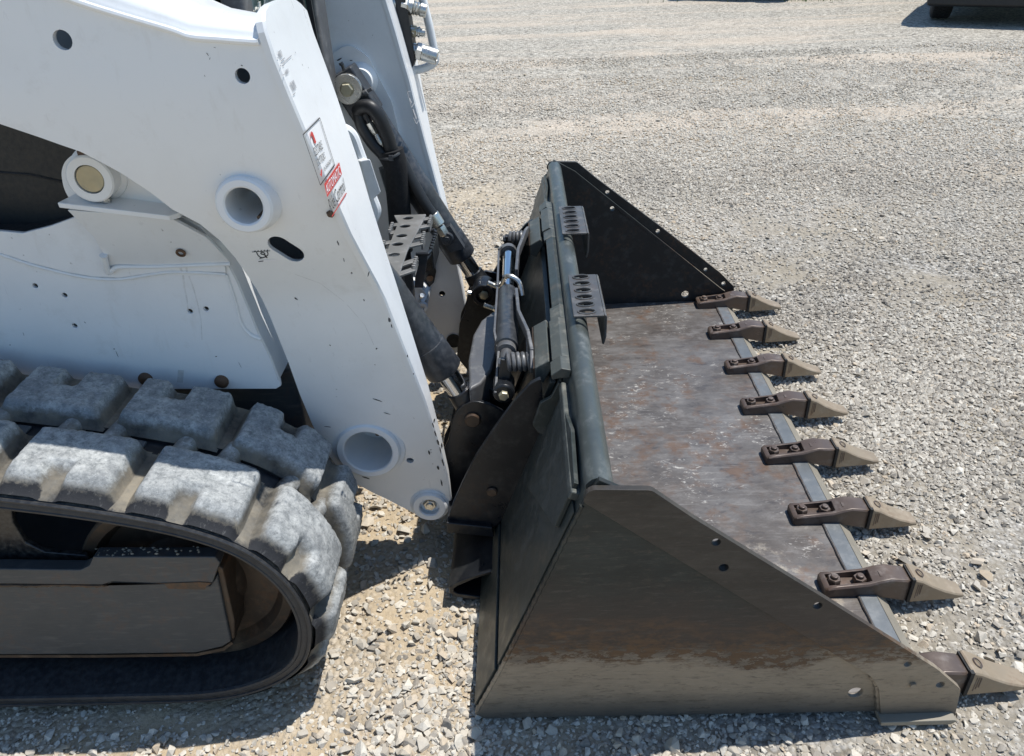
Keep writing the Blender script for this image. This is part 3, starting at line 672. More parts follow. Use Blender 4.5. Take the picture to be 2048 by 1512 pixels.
def arm(mir):
    b = MB(); b.plate(resamp(AXZ, .03), HOLES, yout, lambda z: min(yout(z)+.012, YI-.002), grid=.035, mi=0, mi_back=1, mi_side=0)  # inside face coloured dark so the holes look shaded
    a = b.build('lift_arm', ['white', 'inner'], loader, .003, ang=28, mirror=mir, label=None)
    b = MB(); inner_h = [circ(h1.x, h1.z, .036, 32), circ(h2.x, h2.z, .064, 40)]
    if mir: p = U(884, 588, y=FULL-YI); inner_h.append(circ(p.x, p.z, .011, 16))
    b.plate(AXZ, inner_h, YI-.011, YI, mi=0, mi_back=0); b.build('inner_plate', 'white', a, .002, mirror=mir)
    # front bar: ruled strip between the outer and the inner edge, standing a little proud
    rows = [(p.x, p.z, p.y-.003, YI+.003) for p in FRONT]
    x0, z0 = rows[0][0], rows[0][1]; dx, dz = rows[0][0]-rows[1][0], rows[0][1]-rows[1][1]
    ex = []
    for t, ya, yb in [(.36, .285, .535), (.62, .30, .505), (.78, .33, .475), (.84, .36, .45)]: ex.insert(0, (x0+dx*t, z0+dz*t, ya, yb))
    rows = ex+rows; L = []
    for k, (x, z, ya, yb) in enumerate(rows):
        q = rows[min(k+1, len(rows)-1)]; p = rows[max(k-1, 0)]; d = Vector((q[0]-p[0], q[1]-p[1])).normalized(); n = Vector((-d.y, d.x)); 
        if n.x < 0: n = -n
        o = n*.013; r = .004
        FRONTFACE.append((x+o.x, z+o.y)) if not mir else None
        L.append([(x-n.x*.002, ya, z-n.y*.002), (x+o.x-n.x*r, ya, z+o.y-n.y*r), (x+o.x, ya+r, z+o.y), (x+o.x, yb-r, z+o.y), (x+o.x-n.x*r, yb, z+o.y-n.y*r), (x-n.x*.002, yb, z-n.y*.002)])
    b = MB(); b.loft(L, closed=True); b.add(L[0], [tuple(range(6))]); b.add(L[-1], [tuple(range(6))]); b.build('front_bar', 'white', a, 0, ang=20, mirror=mir)
    # rounded top cover from the weld line to the crest
    T = [UA(*p) for p in [(-420, -190), (-150, -111), (0, -55), (143, 0), (239, 31), (342, 61), (383, 75), (440, 80), (506, 85), (518, 84)]]
    rows = []
    for p in T:
        f = np.clip((p.x-T[-1].x)/-.8, 0, 1); h = .022+.075*f; w = .055+.03*f
        if p.x > -.42: h += 0
        rows.append([(p.x, p.y+.001, p.z-.006), (p.x, p.y-.0015, p.z+.004)]+[(p.x, p.y+.004+w*(1-math.cos(t)), p.z+.006+(h)*math.sin(t)) for t in np.linspace(.12, math.pi/2, 9)]+[(p.x, YI-.06, p.z+h-.012), (p.x, YI, p.z+h-.035), (p.x, YI, p.z-.03)])
    b = MB(); b.loft(rows); b.add(rows[-1], [tuple(range(len(rows[-1])))]); b.build('top_cover', 'white', a, 0, ang=60, mirror=mir)
    b = MB(); b.tube([(p.x, p.y-.001, p.z+.001) for p in T], .0055, 8, smooth=6); b.build('weld_bead', 'white', a, mirror=mir)
    b = MB(); R = [A3[i] for i in range(28, len(A3))]          # rear and lower edge plate
    b.loft([[(p.x, p.y+.013, p.z), (p.x, YI-.012, p.z)] for p in R]); b.build('edge_plate', 'white', a, mirror=mir)
    # pivot bosses: flared tube with a ring face
    for c, ri, ro, ht in ((h1, .034, .052, .030), (h2, .0605, .081, .018), (h3, .026, .047, .016)):
        b = MB(); y0 = c.y
        prof = [(-.006, ro*1.16), (.004, ro*1.13), (ht*.45, ro*1.02), (ht-.004, ro), (ht, ro-.004), (ht, ri+.003), (ht-.003, ri), (-(YI-y0)-(.10 if c is h2 else .002), ri), (-(YI-y0)-(.10 if c is h2 else .002), ri+.006), (-.004, ri+.006)]
        b.lathe(prof, (c.x, y0, c.z), (0, -1, 0), 48, True); nm = b.build('pivot_boss', 'white', a, ang=30, mirror=mir)
        if c is h2:
            b = MB(); b.cyl((c.x, YI+.086, c.z), (c.x, YI+.09, c.z), ri+.002, seg=40); b.build('end_disc', 'white', nm, mirror=mir)
            b = MB(); b.tube([(c.x+ri*.50, y0-.014, c.z+ri*.86), (c.x+ri*.50, y0+.02, c.z+ri*.86), (c.x+ri*.50, YI+.08, c.z+ri*.86)], .006, 6); b.build('seam_bead', 'rusty', nm, mirror=mir)
        if c is h1:
            b = MB(); b.tube([(c.x+ri*.6, y0-.022, c.z-ri*.72), (c.x+ri*.55, YI-.02, c.z-ri*.76)], .004, 6); b.build('seam_bead', 'rusty', nm, mirror=mir)
        if c is h3:
            b = MB(); b.cyl((c.x, y0+.012, c.z), (c.x, y0+.02, c.z), ri+.001, seg=30); b.build('recess_disc', 'inner', nm, mirror=mir)
            b = MB(); b.hexn((c.x, y0+.012, c.z), (0, -1, 0), .019, .020); b.cyl((c.x, y0-.006, c.z), (c.x, y0-.013, c.z), .010, seg=14); b.build('bolt', 'zinc', nm, .001, mirror=mir)
    return a
arm_near = arm(False); arm_far = arm(True)
arm_near['label'] = 'near white lift arm with printed stickers on its front bar'; arm_far['label'] = 'far white lift arm carrying the hydraulic couplings'
b = MB(); p = UA(650, 427); b.hexn((p.x+.008, p.y+.003, p.z), (.5, -1, 0), .007, .012); b.build('bolt', 'rustbolt', arm_near)
b = MB(); L_ = [(590, 548), (640, 566), (690, 604), (730, 650), (748, 690)]
for i in range(len(L_)-1): b.add([surfA(*q_) for q_ in wline(L_[i], L_[i+1], 1.1)], [(0, 1, 2, 3)])
L_ = [(405, 640), (418, 655), (432, 660)]
o = b.build('scratch', 'stain', arm_near, recalc=False); o['kind'] = 'stuff'
# chips and scratches in the paint (thin flakes of bare primer)
def flakes(pts, surf, parent, mat='inner'):
    b = MB()
    for px, py, L, w, a in pts:
        c, s = math.cos(a), math.sin(a); n = 7; P = []
        for i in range(n): t = 2*math.pi*i/n; k = random.uniform(.6, 1.2); P.append(surf(px+(L*math.cos(t)*c-w*math.sin(t)*s)*k, py+(L*math.cos(t)*s+w*math.sin(t)*c)*k))
        b.add(P, [tuple(range(n))])
    o = b.build('paint_chip', mat, parent, recalc=False); o['kind'] = 'stuff'
flakes([(592, 597, 5, 1.3, .6), (738, 548, 4, 1.4, 1.2), (755, 800, 11, .9, .3), (775, 827, 8, .7, .3), (655, 853, 9, 1, .1), (716, 946, 5, 2.5, .2), (732, 955, 9, 1.2, .3), (676, 900, 3, 5, .1), (783, 918, 4, 3, .5), (753, 697, 2, 1.5, 0), (415, 108, 5, .7, .9), (420, 117, 4, .7, 1.8), (430, 95, 3, .6, .4), (484, 131, 2, 1.2, .4), (410, 152, 3, .6, 1.1), (660, 690, 2, 1, .7), (850, 990, 3, 2, .3), (868, 985, 2, 1.5, 0), (835, 1000, 2, 1.5, .3), (445, 420, 2.2, 9, -.35), (858, 905, 2, 6, -.3), (876, 935, 2, 5, -.3), (883, 965, 1.6, 7, -.2)], surfA, arm_near)

# stickers on the front bar
SN = Vector((.985, 0, .173)).normalized(); SP0 = Vector((-.259, 0, 1.326)); fu = Vector((FRONT[1].x, 0, FRONT[1].z)); fv = Vector((FRONT[6].x, 0, FRONT[6].z))
sd_ = (fv-fu).normalized(); SN = Vector((-sd_.z, 0, sd_.x)); SN = SN if SN.x > 0 else -SN
def surfS(px, py, off=.0148):
    for (ax, az_), (bx, bz) in zip(FRONTFACE, FRONTFACE[1:]):
        n = Vector((-(bz-az_), 0, bx-ax)).normalized(); n = n if n.x > 0 else -n
        p = UP(px, py, n, n.dot(Vector((ax, 0, az_)))+off-.0140)
        if min(az_, bz)-.0015 <= p.z <= max(az_, bz)+.0015: return p
    return UP(px, py, SN, SN.dot(fu)+off)
S1 = lambda x, y: surfS(x, y, .0160); S2 = lambda x, y: surfS(x, y, .0170)
def frame(q, w):
    q = [Vector(p) for p in q]; c = sum(q, Vector((0, 0)))/4; out = []
    ins = [p+(c-p)*w for p in q]
    for i in range(4): j = (i+1) % 4; out.append([q[i], q[j], ins[j], ins[i]])
    return out
fq = [(606, 269.5), (639.7, 235.4), (669.5, 329.2), (640.8, 370.2)]
def st(name, polys, mat, surf=S1): return decal(polys, surf, name, mat, arm_near)
st('sticker_border', [wline(fq[0], fq[1], 2.2), wline(fq[2], fq[3], 2.2), wline(fq[0], fq[3], 1.0), wline(fq[1], fq[2], .8)], 'ink')
cs = lambda L: [(595+x/7.2, 225+y/7.2) for x, y in L]
st('red_swoosh', [cs([(188, 325), (190, 290), (203, 268), (222, 290), (244, 350), (270, 420), (262, 452), (244, 440), (228, 380), (210, 330), (198, 340), (194, 400)])], 'red')
st('red_swoosh', [cs([(318, 880), (336, 884), (334, 840), (352, 806), (356, 880), (350, 930), (338, 915)])], 'red')
def cq(a, b_, c, d): return [(595+x/7.2, 225+y/7.2) for x, y in (a, b_, c, d)]
text('SELECTABLE', cq((250, 645), (372, 515), (222, 518), (340, 395)), S1, 'sticker_lettering', 'ink', arm_near)
text('JOYSTICKS', cq((298, 830), (412, 690), (262, 680), (385, 560)), S1, 'sticker_lettering', 'ink', arm_near)
text('SJC-READY', cq((392, 858), (495, 735), (376, 795), (487, 655)), S1, 'sticker_lettering', 'ink', arm_near)
st('red_sticker', [cs([(385, 1030), (600, 715), (640, 885), (428, 1222)])], 'red')
text('AUTOMATIC', cq((428, 1180), (628, 890), (402, 1050), (600, 760)), S2, 'sticker_lettering', 'label', arm_near)
text('Ride Control', cq((482, 1455), (695, 1110), (438, 1255), (655, 928)), S1, 'sticker_lettering', 'ink', arm_near)
st('red_line', [wline((664, 433), (693, 386), 2)], 'red')
c2 = lambda L: [(535+x/12.6, 80+y/12.6) for x, y in L]
def barcode(tl, tr_, br, bl, n):
    tl, tr_, br, bl = map(Vector, (tl, tr_, br, bl)); r = random.Random(n); P = []; t = 0
    while t < .97:
        w = r.choice((.025, .04, .06)); P.append([tl.lerp(tr_, t), tl.lerp(tr_, min(1, t+w)), bl.lerp(br, min(1, t+w)), bl.lerp(br, t)]); t += w+r.choice((.02, .03, .045))
    return P
for k, L in enumerate([[(260, 295), (338, 235), (392, 398), (325, 462)], [(435, 780), (515, 705), (552, 805), (470, 888)], [(555, 1090), (660, 995), (735, 1200), (650, 1290)]]):
    st('barcode', barcode(*c2(L), k), 'grey_ink')
st('fine_print', [c2([(335, 525), (425, 440), (440, 455), (350, 545)]), c2([(370, 595), (600, 383), (612, 395), (382, 612)]), c2([(385, 645), (425, 610), (435, 622), (395, 660)]), c2([(248, 445), (265, 428), (280, 455), (262, 472)]), c2([(318, 640), (335, 625), (348, 650), (330, 668)]), c2([(395, 870), (415, 855), (430, 880), (410, 895)]), c2([(640, 1370), (695, 1318), (712, 1330), (655, 1390)]), c2([(695, 300), (707, 295), (715, 330), (703, 338)])], 'grey_ink')
# tie-down symbol beside the slot
ci = lambda L: [(490+x/13.65, 460+y/13.65) for x, y in L]
def stroke(L, w, surf, name, mat, par_):
    L = ci(L); decal([wline(L[i], L[i+1], w) for i in range(len(L)-1)], surf, name, mat, par_)
stroke([(195, 598), (690, 565)], 1.1, surfA, 'tie_down_symbol', 'ink', arm_near)
stroke([(315, 595), (350, 680), (400, 730), (470, 760), (560, 730), (575, 700), (520, 670), (440, 650), (430, 620), (480, 605), (540, 630), (545, 690)], 1.7, surfA, 'tie_down_symbol', 'ink', arm_near)
stroke([(600, 580), (635, 640), (620, 690), (560, 730), (520, 745), (400, 775)], 1.7, surfA, 'tie_down_symbol', 'ink', arm_near)
stroke([(540, 720), (615, 755)], 1.7, surfA, 'tie_down_symbol', 'ink', arm_near)
decal([ci([(250+85*k, 595-6*k), (280+85*k, 545-6*k), (295+85*k, 590-6*k)]) for k in range(5)], surfA, 'tie_down_symbol', 'ink', arm_near)
decal([ci([(320, 815), (845, 800), (845, 830), (340, 890)])], surfA, 'small_label', 'label', arm_near)
decal([ci([(370, 845), (505, 828), (507, 850), (372, 866)])], lambda a, b_: UA(a, b_)+Vector((0, -.0014, 0)), 'fine_print', 'ink', arm_near)

flakes([(676, 486, 1.5, 6, -.3), (688, 520, 1.2, 4, -.3), (703, 546, 2.5, 2, .4), (728, 600, 1.2, 3, -.3), (737, 548, 1.5, 7, .25), (779, 640, 3, 5, -.3), (783, 652, 1.5, 6, -.3), (815, 712, 1.5, 3, 0), (827, 748, 1.2, 2, 0), (866, 850, 1.5, 6, -.3), (871, 868, 1.5, 7, -.3), (876, 884, 2, 8, -.3), (881, 902, 1.5, 8, -.2), (886, 925, 2, 8, -.2), (869, 840, 1.2, 4, 0), (884, 890, 1.2, 7, -.2)], S1, arm_near)
# ---- body side
YP = .49
PAN = [(-420, 430), (0, 462), (45, 466), (100, 452), (160, 430), (345, 424), (400, 453), (440, 493), (475, 560), (500, 620), (515, 658), (545, 720), (560, 760), (562, 772), (552, 778), (260, 779), (-420, 765)]
def PH(px, py, r): p = U(px, py, y=YP); return circ(p.x, p.z, r, 16)
b = MB(); b.plate(XZ(PAN, YP), [PH(70, 572, .0056), PH(129, 591, .0056), PH(149, 652, .0056), PH(380, 623, .0056), PH(412, 618, .0056)], YP, YP+.010, mi_back=1)
panel = b.build('side_panel', ['white', 'inner'], loader, .002)
b = MB(); b.exy(XZ([(-420, 430), (0, 462), (45, 466), (100, 452), (160, 430), (345, 424), (400, 453), (445, 500), (452, 546), (400, 543), (340, 542), (300, 547), (240, 556), (185, 554), (130, 544), (60, 526), (0, 506), (-420, 440)], YP-.006), YP-.006, YP-.0005)
b.build('overlay_plate', 'white', panel, .002)
b = MB(); b.tube([U(*p, y=YP-.003) for p in [(-200, 455), (-100, 478), (0, 508), (60, 528), (130, 546), (185, 556), (240, 558), (300, 549), (340, 544), (400, 545), (452, 549)]], lambda t: .0045*(1+.2*math.sin(t*150)), 8, smooth=5)
b.tube([U(*p, y=YP-.001) for p in [(452, 549), (470, 600), (482, 645), (500, 668), (522, 678)]], lambda t: .0045*(1+.2*math.sin(t*120)), 8, smooth=5); b.build('weld_bead', 'white', panel)
for px, py in ((292, 757), (444, 762)):
    b = MB(); c = U(px, py, y=YP); b.lathe([(0, .0165), (.006, .0165), (.011, .012), (.013, .004), (.013, 0)], c, (0, -1, 0), 20); b.build('bolt', 'rustbolt', panel)
flakes([(234, 708, 8, .6, 1.2), (228, 698, 2, 1, 0), (170, 645, 3, .5, .8), (47, 668, 5, .4, 1.2), (432, 713, 2, 1, 0), (480, 730, 8, .4, 1.1), (20, 690, 2, 1, 0)], lambda a, c: U(a, c, y=YP-.0009), panel)
def runs(L, surf, par_):
    b = MB()
    for pts, w_ in L:
        for i in range(len(pts)-1): b.add([surf(*q_) for q_ in wline(pts[i], pts[i+1], w_*(1-.6*i/len(pts)))], [(0, 1, 2, 3)])
    o_ = b.build('rust_run', 'stain', par_, recalc=False); o_['kind'] = 'stuff'
runs([([(361, 530), (362, 540), (366, 545)], 5), ([(372, 530), (374, 545)], 4)], lambda a, c: U(a, c, y=YP-.0068), panel)
runs([([(366, 550), (369, 575), (374, 600), (376, 620)], 4), ([(378, 552), (388, 580), (396, 610), (402, 640), (404, 680)], 3), ([(362, 740), (360, 765)], 12), ([(285, 766), (284, 777)], 10), ([(447, 770), (448, 777)], 9)], lambda a, c: U(a, c, y=YP-.0007), panel)
E_ = [U(*p, y=YP) for p in [(345, 424), (400, 453), (440, 493), (475, 560), (500, 620), (515, 658), (545, 720), (560, 760)]]
b = MB(); b.loft([[(p.x-.002, YP-.004, p.z), (p.x-.002, .66, p.z), (p.x-.014, .66, p.z), (p.x-.014, YP+.012, p.z)] for p in E_], closed=True); b.build('front_flange', 'white', panel, .002)
b = MB(); e0, e1 = U(500, 600, y=.54), U(530, 665, y=.54); b.bar((e0.x+.004, .53, e0.z), (e1.x+.004, .53, e1.z), .05, .012); b.build('wear_strip', 'white', panel, .004)
# gusset shelf with the lift-link pivot
YS = .405
b = MB(); sx = XZ([(114, 405), (347, 431)], YS); sz = sx[0][1]
b.prism([(sx[0][0], YS, sx[0][1]), (sx[1][0]-.01, YS, sx[1][1]), (sx[1][0]+.006, YS+.016, sx[1][1]), (sx[1][0]+.006, YP+.004, sx[1][1]+.004), (sx[0][0]+.03, YP+.004, sx[0][1]+.006)], (0, 0, -.011))
shelf = b.build('gusset_shelf', 'white', loader, .002)
t = [U(*p, y=YS+.006) for p in [(134, 420), (340, 436)]]; l = [U(*p, y=YP-.007) for p in [(222, 536), (462, 527)]]
b = MB(); b.loft([[t[0], t[1]], [t[0].lerp(l[0], .45)+Vector((.012, 0, 0)), t[1].lerp(l[1], .5)+Vector((.012, 0, .008))], [l[0], l[1]]])
b.v += [(x, y+.012, z) for x, y, z in list(b.v)]; n = 6; b.f += [tuple(i+n for i in reversed(f)) for f in list(b.f)]; b.mi += [0]*2; b.f += [(0, 1, 1+n, n), (0, 2, 2+n, n), (2, 4, 4+n, 2+n), (1, 3, 3+n, 1+n), (3, 5, 5+n, 3+n), (4, 5, 5+n, 4+n)]; b.mi += [0]*6
b.build('gusset_plate', 'white', shelf, .002)
b = MB(); p0 = l[0]+Vector((0, -.002, 0)); p1 = l[1]+Vector((0, -.002, 0)); b.tube([t[0].lerp(p0, .75)+Vector((.008, -.004, 0)), p0+Vector((-.004, -.006, -.006)), p0+Vector((.02, -.004, .004)), p0.lerp(p1, .35), p0.lerp(p1, .7), p1], lambda q: .0085-.004*min(1, q*2), 8, smooth=5); b.build('weld_bead', 'white', shelf)
b = MB(); g = t[1].lerp(l[1], .78)*.68+t[0].lerp(l[0], .78)*.32; g = U(362, 505, y=.462); b.ring(g, (0, -1, -.4), .006, .0105, .004, 16, .001); b.build('plug_hole', 'rustbolt', shelf)
YB = .455
BP = [(146, 410), (127, 378), (122, 345), (128, 325), (142, 311), (162, 303), (205, 300), (300, 340), (352, 400), (350, 428)]
b = MB(); b.plate(rounded(XZ(BP, YB), .02, 4), [], YB, YB+.014); bp = b.build('pivot_plate', 'white', shelf, .002)
c = U(177, 360, y=.41)
b = MB(); b.ring((c.x, YB+.002, c.z), (0, -1, 0), .0285, .046, .044, 40, .003); b.lathe([(0, .056), (.004, .055), (.010, .0475)], (c.x, YB, c.z), (0, -1, 0), 40); b.build('pivot_boss', 'white', shelf, ang=30)
b = MB(); b.cyl((c.x, YB, c.z), (c.x, .4155, c.z), .0275, seg=40, ch=.002); b.build('pivot_pin', 'brass', shelf)
b = MB(); b.hexn((c.x-.004, .432, c.z+.043), (0, 0, 1), .0125, .010); b.build('bolt', 'rustbolt', shelf, .001)
b = MB(); b.hexn((c.x+.008, .432, c.z-.044), (0, 0, -1), .0115, .012); b.cyl((c.x+.008, .432, c.z-.054), (c.x+.008, .432, c.z-.062), .006, seg=10); b.build('bolt', 'zinc', shelf, .001)
# black side cover behind the pivot, belly and body core
b = MB(); b.plate(XZ([(-420, 40), (0, 200), (230, 280), (260, 330), (260, 500), (-420, 500)], .565), [], .565, .60); cov = b.build('engine_cover', 'plastic', loader, .006)
b = MB(); b.tube([U(*p, y=.564) for p in [(-200, 320), (0, 345), (60, 350), (130, 365), (200, 378)]], .003, 6, smooth=3); b.build('cover_crease', 'plastic', cov)
b = MB(); b.exy(XZ([(-300, 475), (0, 462), (60, 460), (120, 445), (170, 425), (170, 445), (60, 475), (-300, 490)], .52), .505, .565); b.build('cover_trim', 'inner', cov)
b = MB(); b.box((-1.10, FULL/2, .42), (1.34, .93, .36)); b.build('belly_housing', 'frame', loader, .01)
b = MB(); b.prism([(-.48, .63, .30), (-.60, .63, .70), (-.62, .63, 1.15), (-1.9, .63, 1.15), (-1.9, .63, .30)], (0, FULL-1.26, 0)); bodyc = b.build('body_core', 'white', loader, .01)

# ---- cab: side window, pillar, front door and wiper
pc = U(548, 40, y=.66); X0 = -.455
b = MB(); b.box(((X0-1.9)/2, .66, 1.70), (X0+1.9-.02, .012, 1.10)); b.build('cab_window', 'glass', loader, .002)
b = MB(); b.box((X0+.026, .676, 1.62), (.05, .06, 1.30)); b.build('cab_pillar', 'lever', loader, .01)
b = MB(); b.box((X0+.026, 1.31, 1.62), (.05, .12, 1.30)); b.build('cab_pillar', 'lever', loader, .01)
b = MB(); b.box((X0+.02, FULL/2, 1.70), (.012, FULL-1.46, 1.10)); b.build('windscreen', 'glass', loader, .002)
b = MB(); b.box(((X0-1.9)/2, FULL/2, 2.28), (X0+2.0, FULL-1.24, .06)); b.build('cab_roof', 'white', loader, .02)
b = MB(); b.box((-1.9, FULL/2, 1.70), (.06, FULL-1.30, 1.12)); b.build('cab_back', 'black', loader, .01)
b = MB(); b.box(((X0-1.9)/2, FULL-.66, 1.70), (X0+1.9-.02, .012, 1.10)); b.build('cab_window', 'glass', loader, .002)
YW = 1.08
w = lambda px, py, dy=0: U(px, py, y=YW+dy)
b = MB(); b.bar(w(588, -60), w(607, 78), .012, .030, side=(0, 1, 0)); wa = b.build('wiper_arm', 'black', loader, .003)
b = MB(); b.bar(w(597, -30, .01), w(626, 84, .01), .006, .008); b.bar(w(607, -60, .03), w(631, 82, .03), .008, .014); b.bar(w(609, 88), w(632, 84, .03), .01, .010); b.build('wiper_link', 'plastic', wa, .001)
b = MB(); p = w(611, 78); b.cyl(p+Vector((0, -.02, 0)), p+Vector((0, .02, 0)), .016, seg=20, ch=.002); b.hexn(p+Vector((0, -.02, 0)), (0, -1, 0), .006, .003); b.build('wiper_pivot', 'black', wa)
b = MB(); p = w(620, 96); b.cyl(p, w(618, 128), .021, seg=20, ch=.003); b.cyl(w(622, 106), w(640, 103), .008, seg=12); b.build('wiper_motor', 'barrel', wa)

# ---- inner face of the far arm: reinforcement plate for the tilt cylinder, couplings, guard
YF = FULL-YI
RP = [(655, 122), (668, 105), (688, 92), (706, 92), (736, 113), (784, 205), (806, 300), (790, 345), (700, 250), (660, 168)]
b = MB(); b.plate(rounded(XZ(RP, YF-.016), .012, 3), [], YF-.016, YF-.0005); rp = b.build('reinforcing_plate', 'white', arm_far, .004)
b = MB(); p = U(722, 160, y=YF-.016); b.lathe([(0, .052), (.006, .05), (.014, .040), (.03, .038)], p, (0, -1, 0), 36); b.build('pivot_boss', 'white', rp, ang=40)
flakes([(678, 119, 7, 2, -.5), (663, 137, 5, 3, -.2), (702, 121, 3, 1, 0)], lambda a, c_: U(a, c_, y=YF-.0172), rp)
YQ = 1.60
q = lambda px, py, dy=0: U(px, py, y=YQ+dy)
b = MB(); b.exy(XZ([(781, -60), (800, -60), (818, 40), (830, 120), (824, 138), (812, 118), (795, 40)], YQ-.03), YQ-.03, YQ+.06); b.build('coupling_gasket', 'plastic', arm_far, .004)
def coupling(a, c_, prof, mat='zinc'):
    A, B = q(*a), q(*c_); b = MB(); L = (B-A).length; b.lathe([(t*L, r) for t, r in prof], A, B-A, 20); return b.build('hydraulic_coupling', mat, arm_far, ang=30)
k = coupling((788, 6), (853, 22), [(0, .028), (.35, .028), (.36, .022), (.52, .022), (.53, .024), (.58, .024), (.59, .019), (.64, .022), (.68, .018), (.73, .021), (.78, .017), (.83, .021), (.99, .020), (1, .016)])
b = MB(); A, B = q(788, 6), q(853, 22); d = (B-A).normalized(); b.hexn(A+d*.025, d, .034, .022); b.build('hex_collar', 'zinc', k, .001)
k = coupling((798, 58), (850, 66), [(0, .026), (.38, .026), (.40, .017), (.6, .017), (.62, .014), (.72, .014), (.74, .016), (.80, .016), (.82, .012), (1, .012)])
b = MB(); A, B = q(798, 58), q(850, 66); d = (B-A).normalized(); b.hexn(A+d*.04, d, .019, .016); b.build('hex_collar', 'brass', k, .001)
k = coupling((803, 92), (875, 114), [(0, .020), (.38, .020), (.40, .024), (.50, .024), (.51, .022), (.56, .022), (.57, .025), (.98, .025), (1, .022), (1, .015), (.9, .014)])
b = MB(); A, B = q(803, 92), q(875, 114); d = (B-A).normalized(); b.hexn(A+d*.05, d, .029, .02); b.build('hex_collar', 'zinc', k, .001)
b = MB(); b.tube([q(828, -70, .05), q(843, -10, .05), q(858, 50, .05), (q(867, 95, .05)), q(870, 122, .05), q(850, 136, .04), q(820, 142, .02)], .0135, 12, smooth=5); b.build('guard_tube', 'white', arm_far)
def surfF(px, py): return UP(px, py, SN, SN.dot(fu)+.0148)
decal([wline((815, 184), (821, 182), 1), wline((815, 184), (823, 215), .8), wline((823, 215), (829, 205), 1.4), wline((827, 235), (833, 248), 1), wline((833, 248), (838, 240), 1.4), wline((819, 196), (823, 206), 2), wline((826, 218), (833, 238), 2.2)], surfF, 'fine_print', 'grey_ink', arm_far)

# ---- tilt cylinders
TP = Vector((-.372, 0, 1.095)); BP_ = Vector((-.006, 0, .404)); dv = (BP_-TP).normalized(); LT = (BP_-TP).length; px_ = Vector((-dv.z, 0, dv.x))
def tilt(y, mir):
    T = Vector((TP.x, y, TP.z)); B = Vector((BP_.x, y, BP_.z)); at = lambda t: T+(B-T)*t
    b = MB(); R = .0455
    b.lathe([(0, R-.012), (.02, R), (LT*.40, R), (LT*.405, R+.0012), (LT*.455, R+.0012), (LT*.46, R), (LT*.66, R), (LT*.662, R+.003), (LT*.765, R+.003), (LT*.77, R+.001), (LT*.775, R-.004), (LT*.776, .032)], at(.045), dv, 40)
    c = b.build('tilt_cylinder', 'barrel', loader, ang=30, label='far black tilt cylinder with hoses' if mir else 'near black tilt cylinder beside the front bar')
    b = MB(); b.prism([T+dv*-.047+px_*.043+Vector((0, -.040, 0)), T+dv*-.047-px_*.043+Vector((0, -.040, 0)), T+dv*.10-px_*.045+Vector((0, -.040, 0)), T+dv*.10+px_*.045+Vector((0, -.040, 0))], (0, .08, 0)); b.build('clevis_block', 'barrel', c, .006)
    b = MB(); b.cyl(at(.80), at(.985), .0285, seg=32); b.build('piston_rod', 'chrome', c)
    b = MB(); b.cyl(B+Vector((0, -.028, 0)), B+Vector((0, .028, 0)), .043, seg=32, ch=.004); b.cyl(at(.90), at(.985), .033, .040, seg=24); b.build('rod_eye', 'coupler', c, .002)
    b = MB(); b.cyl(B+Vector((0, -.045, 0)), B+Vector((0, .045, 0)), .0195, seg=24, ch=.003); b.build('pin', 'rusty', c)
    s_ = -1 if mir else 1
    w0 = T+Vector((0, s_*.0405, 0))
    b = MB(); b.cyl(w0, w0+Vector((0, s_*.016, 0)), .0435, seg=40, ch=.0015); wsh = b.build('washer', 'zinc', c)
    b = MB(); b.hexn(w0+Vector((0, s_*.016, 0)), (0, s_, 0), .0195, .014, ang=.3); b.lathe([(0, .021), (.002, .021)], w0+Vector((0, s_*.0162, 0)), (0, s_, 0), 24); b.build('bolt', 'brass', c, .001)
    return c
cyl_near = tilt(.64, False); cyl_far = tilt(1.39, True)
f = lambda px, py, y=1.325: U(px, py, y=y)
b = MB(); b.cyl(f(684, 128, 1.345), f(688, 141, 1.345), .005, seg=8); b.cyl(f(681, 125, 1.345), f(684, 130, 1.345), .007, seg=8); b.build('grease_fitting', 'black', cyl_far)
b = MB(); b.bar(f(722, 190, 1.345), f(744, 177, 1.345), .012, .010); b.cyl(f(728, 188, 1.34), f(735, 183, 1.34), .009, seg=10); b.build('bracket_strap', 'lever', cyl_far, .002)
b = MB(); b.cyl(f(730, 226, 1.315), f(730, 226, 1.36), .017, seg=18, ch=.002); b.cyl(f(730, 226, 1.325), f(742, 248, 1.325), .014, seg=14); b.hexn(f(727, 236, 1.318), (0, -1, 0), .011, .006); b.build('hose_elbow', 'coupler', cyl_far, .001)
b = MB(); A, B = f(739, 244), f(752, 267); b.hexn(A, B-A, .0185, (B-A).length); A, B = f(751, 264), f(763, 288); d = (B-A); b.lathe([(0, .012), (d.length*.2, .013), (d.length*.7, .0195), (d.length, .0195)], A, d, 16); A2 = f(772, 300); b.cyl(B, f(767, 298), .0185, seg=16); b.build('hose_fitting', 'zinc', cyl_far, .001)
b = MB(); b.tube([f(767, 297), f(778, 315), f(790, 345), f(797, 400, 1.33), f(805, 460, 1.34), f(812, 520, 1.34)], .0185, 12, smooth=5); b.build('hydraulic_hose', 'hose', loader)
b = MB(); b.tube([f(716, 222, 1.325), f(724, 214, 1.31), f(742, 215, 1.30), f(758, 234, 1.30), f(772, 266, 1.305), f(782, 298, 1.31), f(790, 325, 1.315)], .021, 14, smooth=6); b.build('hydraulic_hose', 'hose', loader)
b = MB(); b.tube([f(783, 300, 1.31), f(790, 330, 1.31), f(795, 380, 1.315), f(800, 440, 1.325), f(803, 500, 1.33)], .037, 16, smooth=5); b.build('hose_sleeve', 'sleeve', loader)
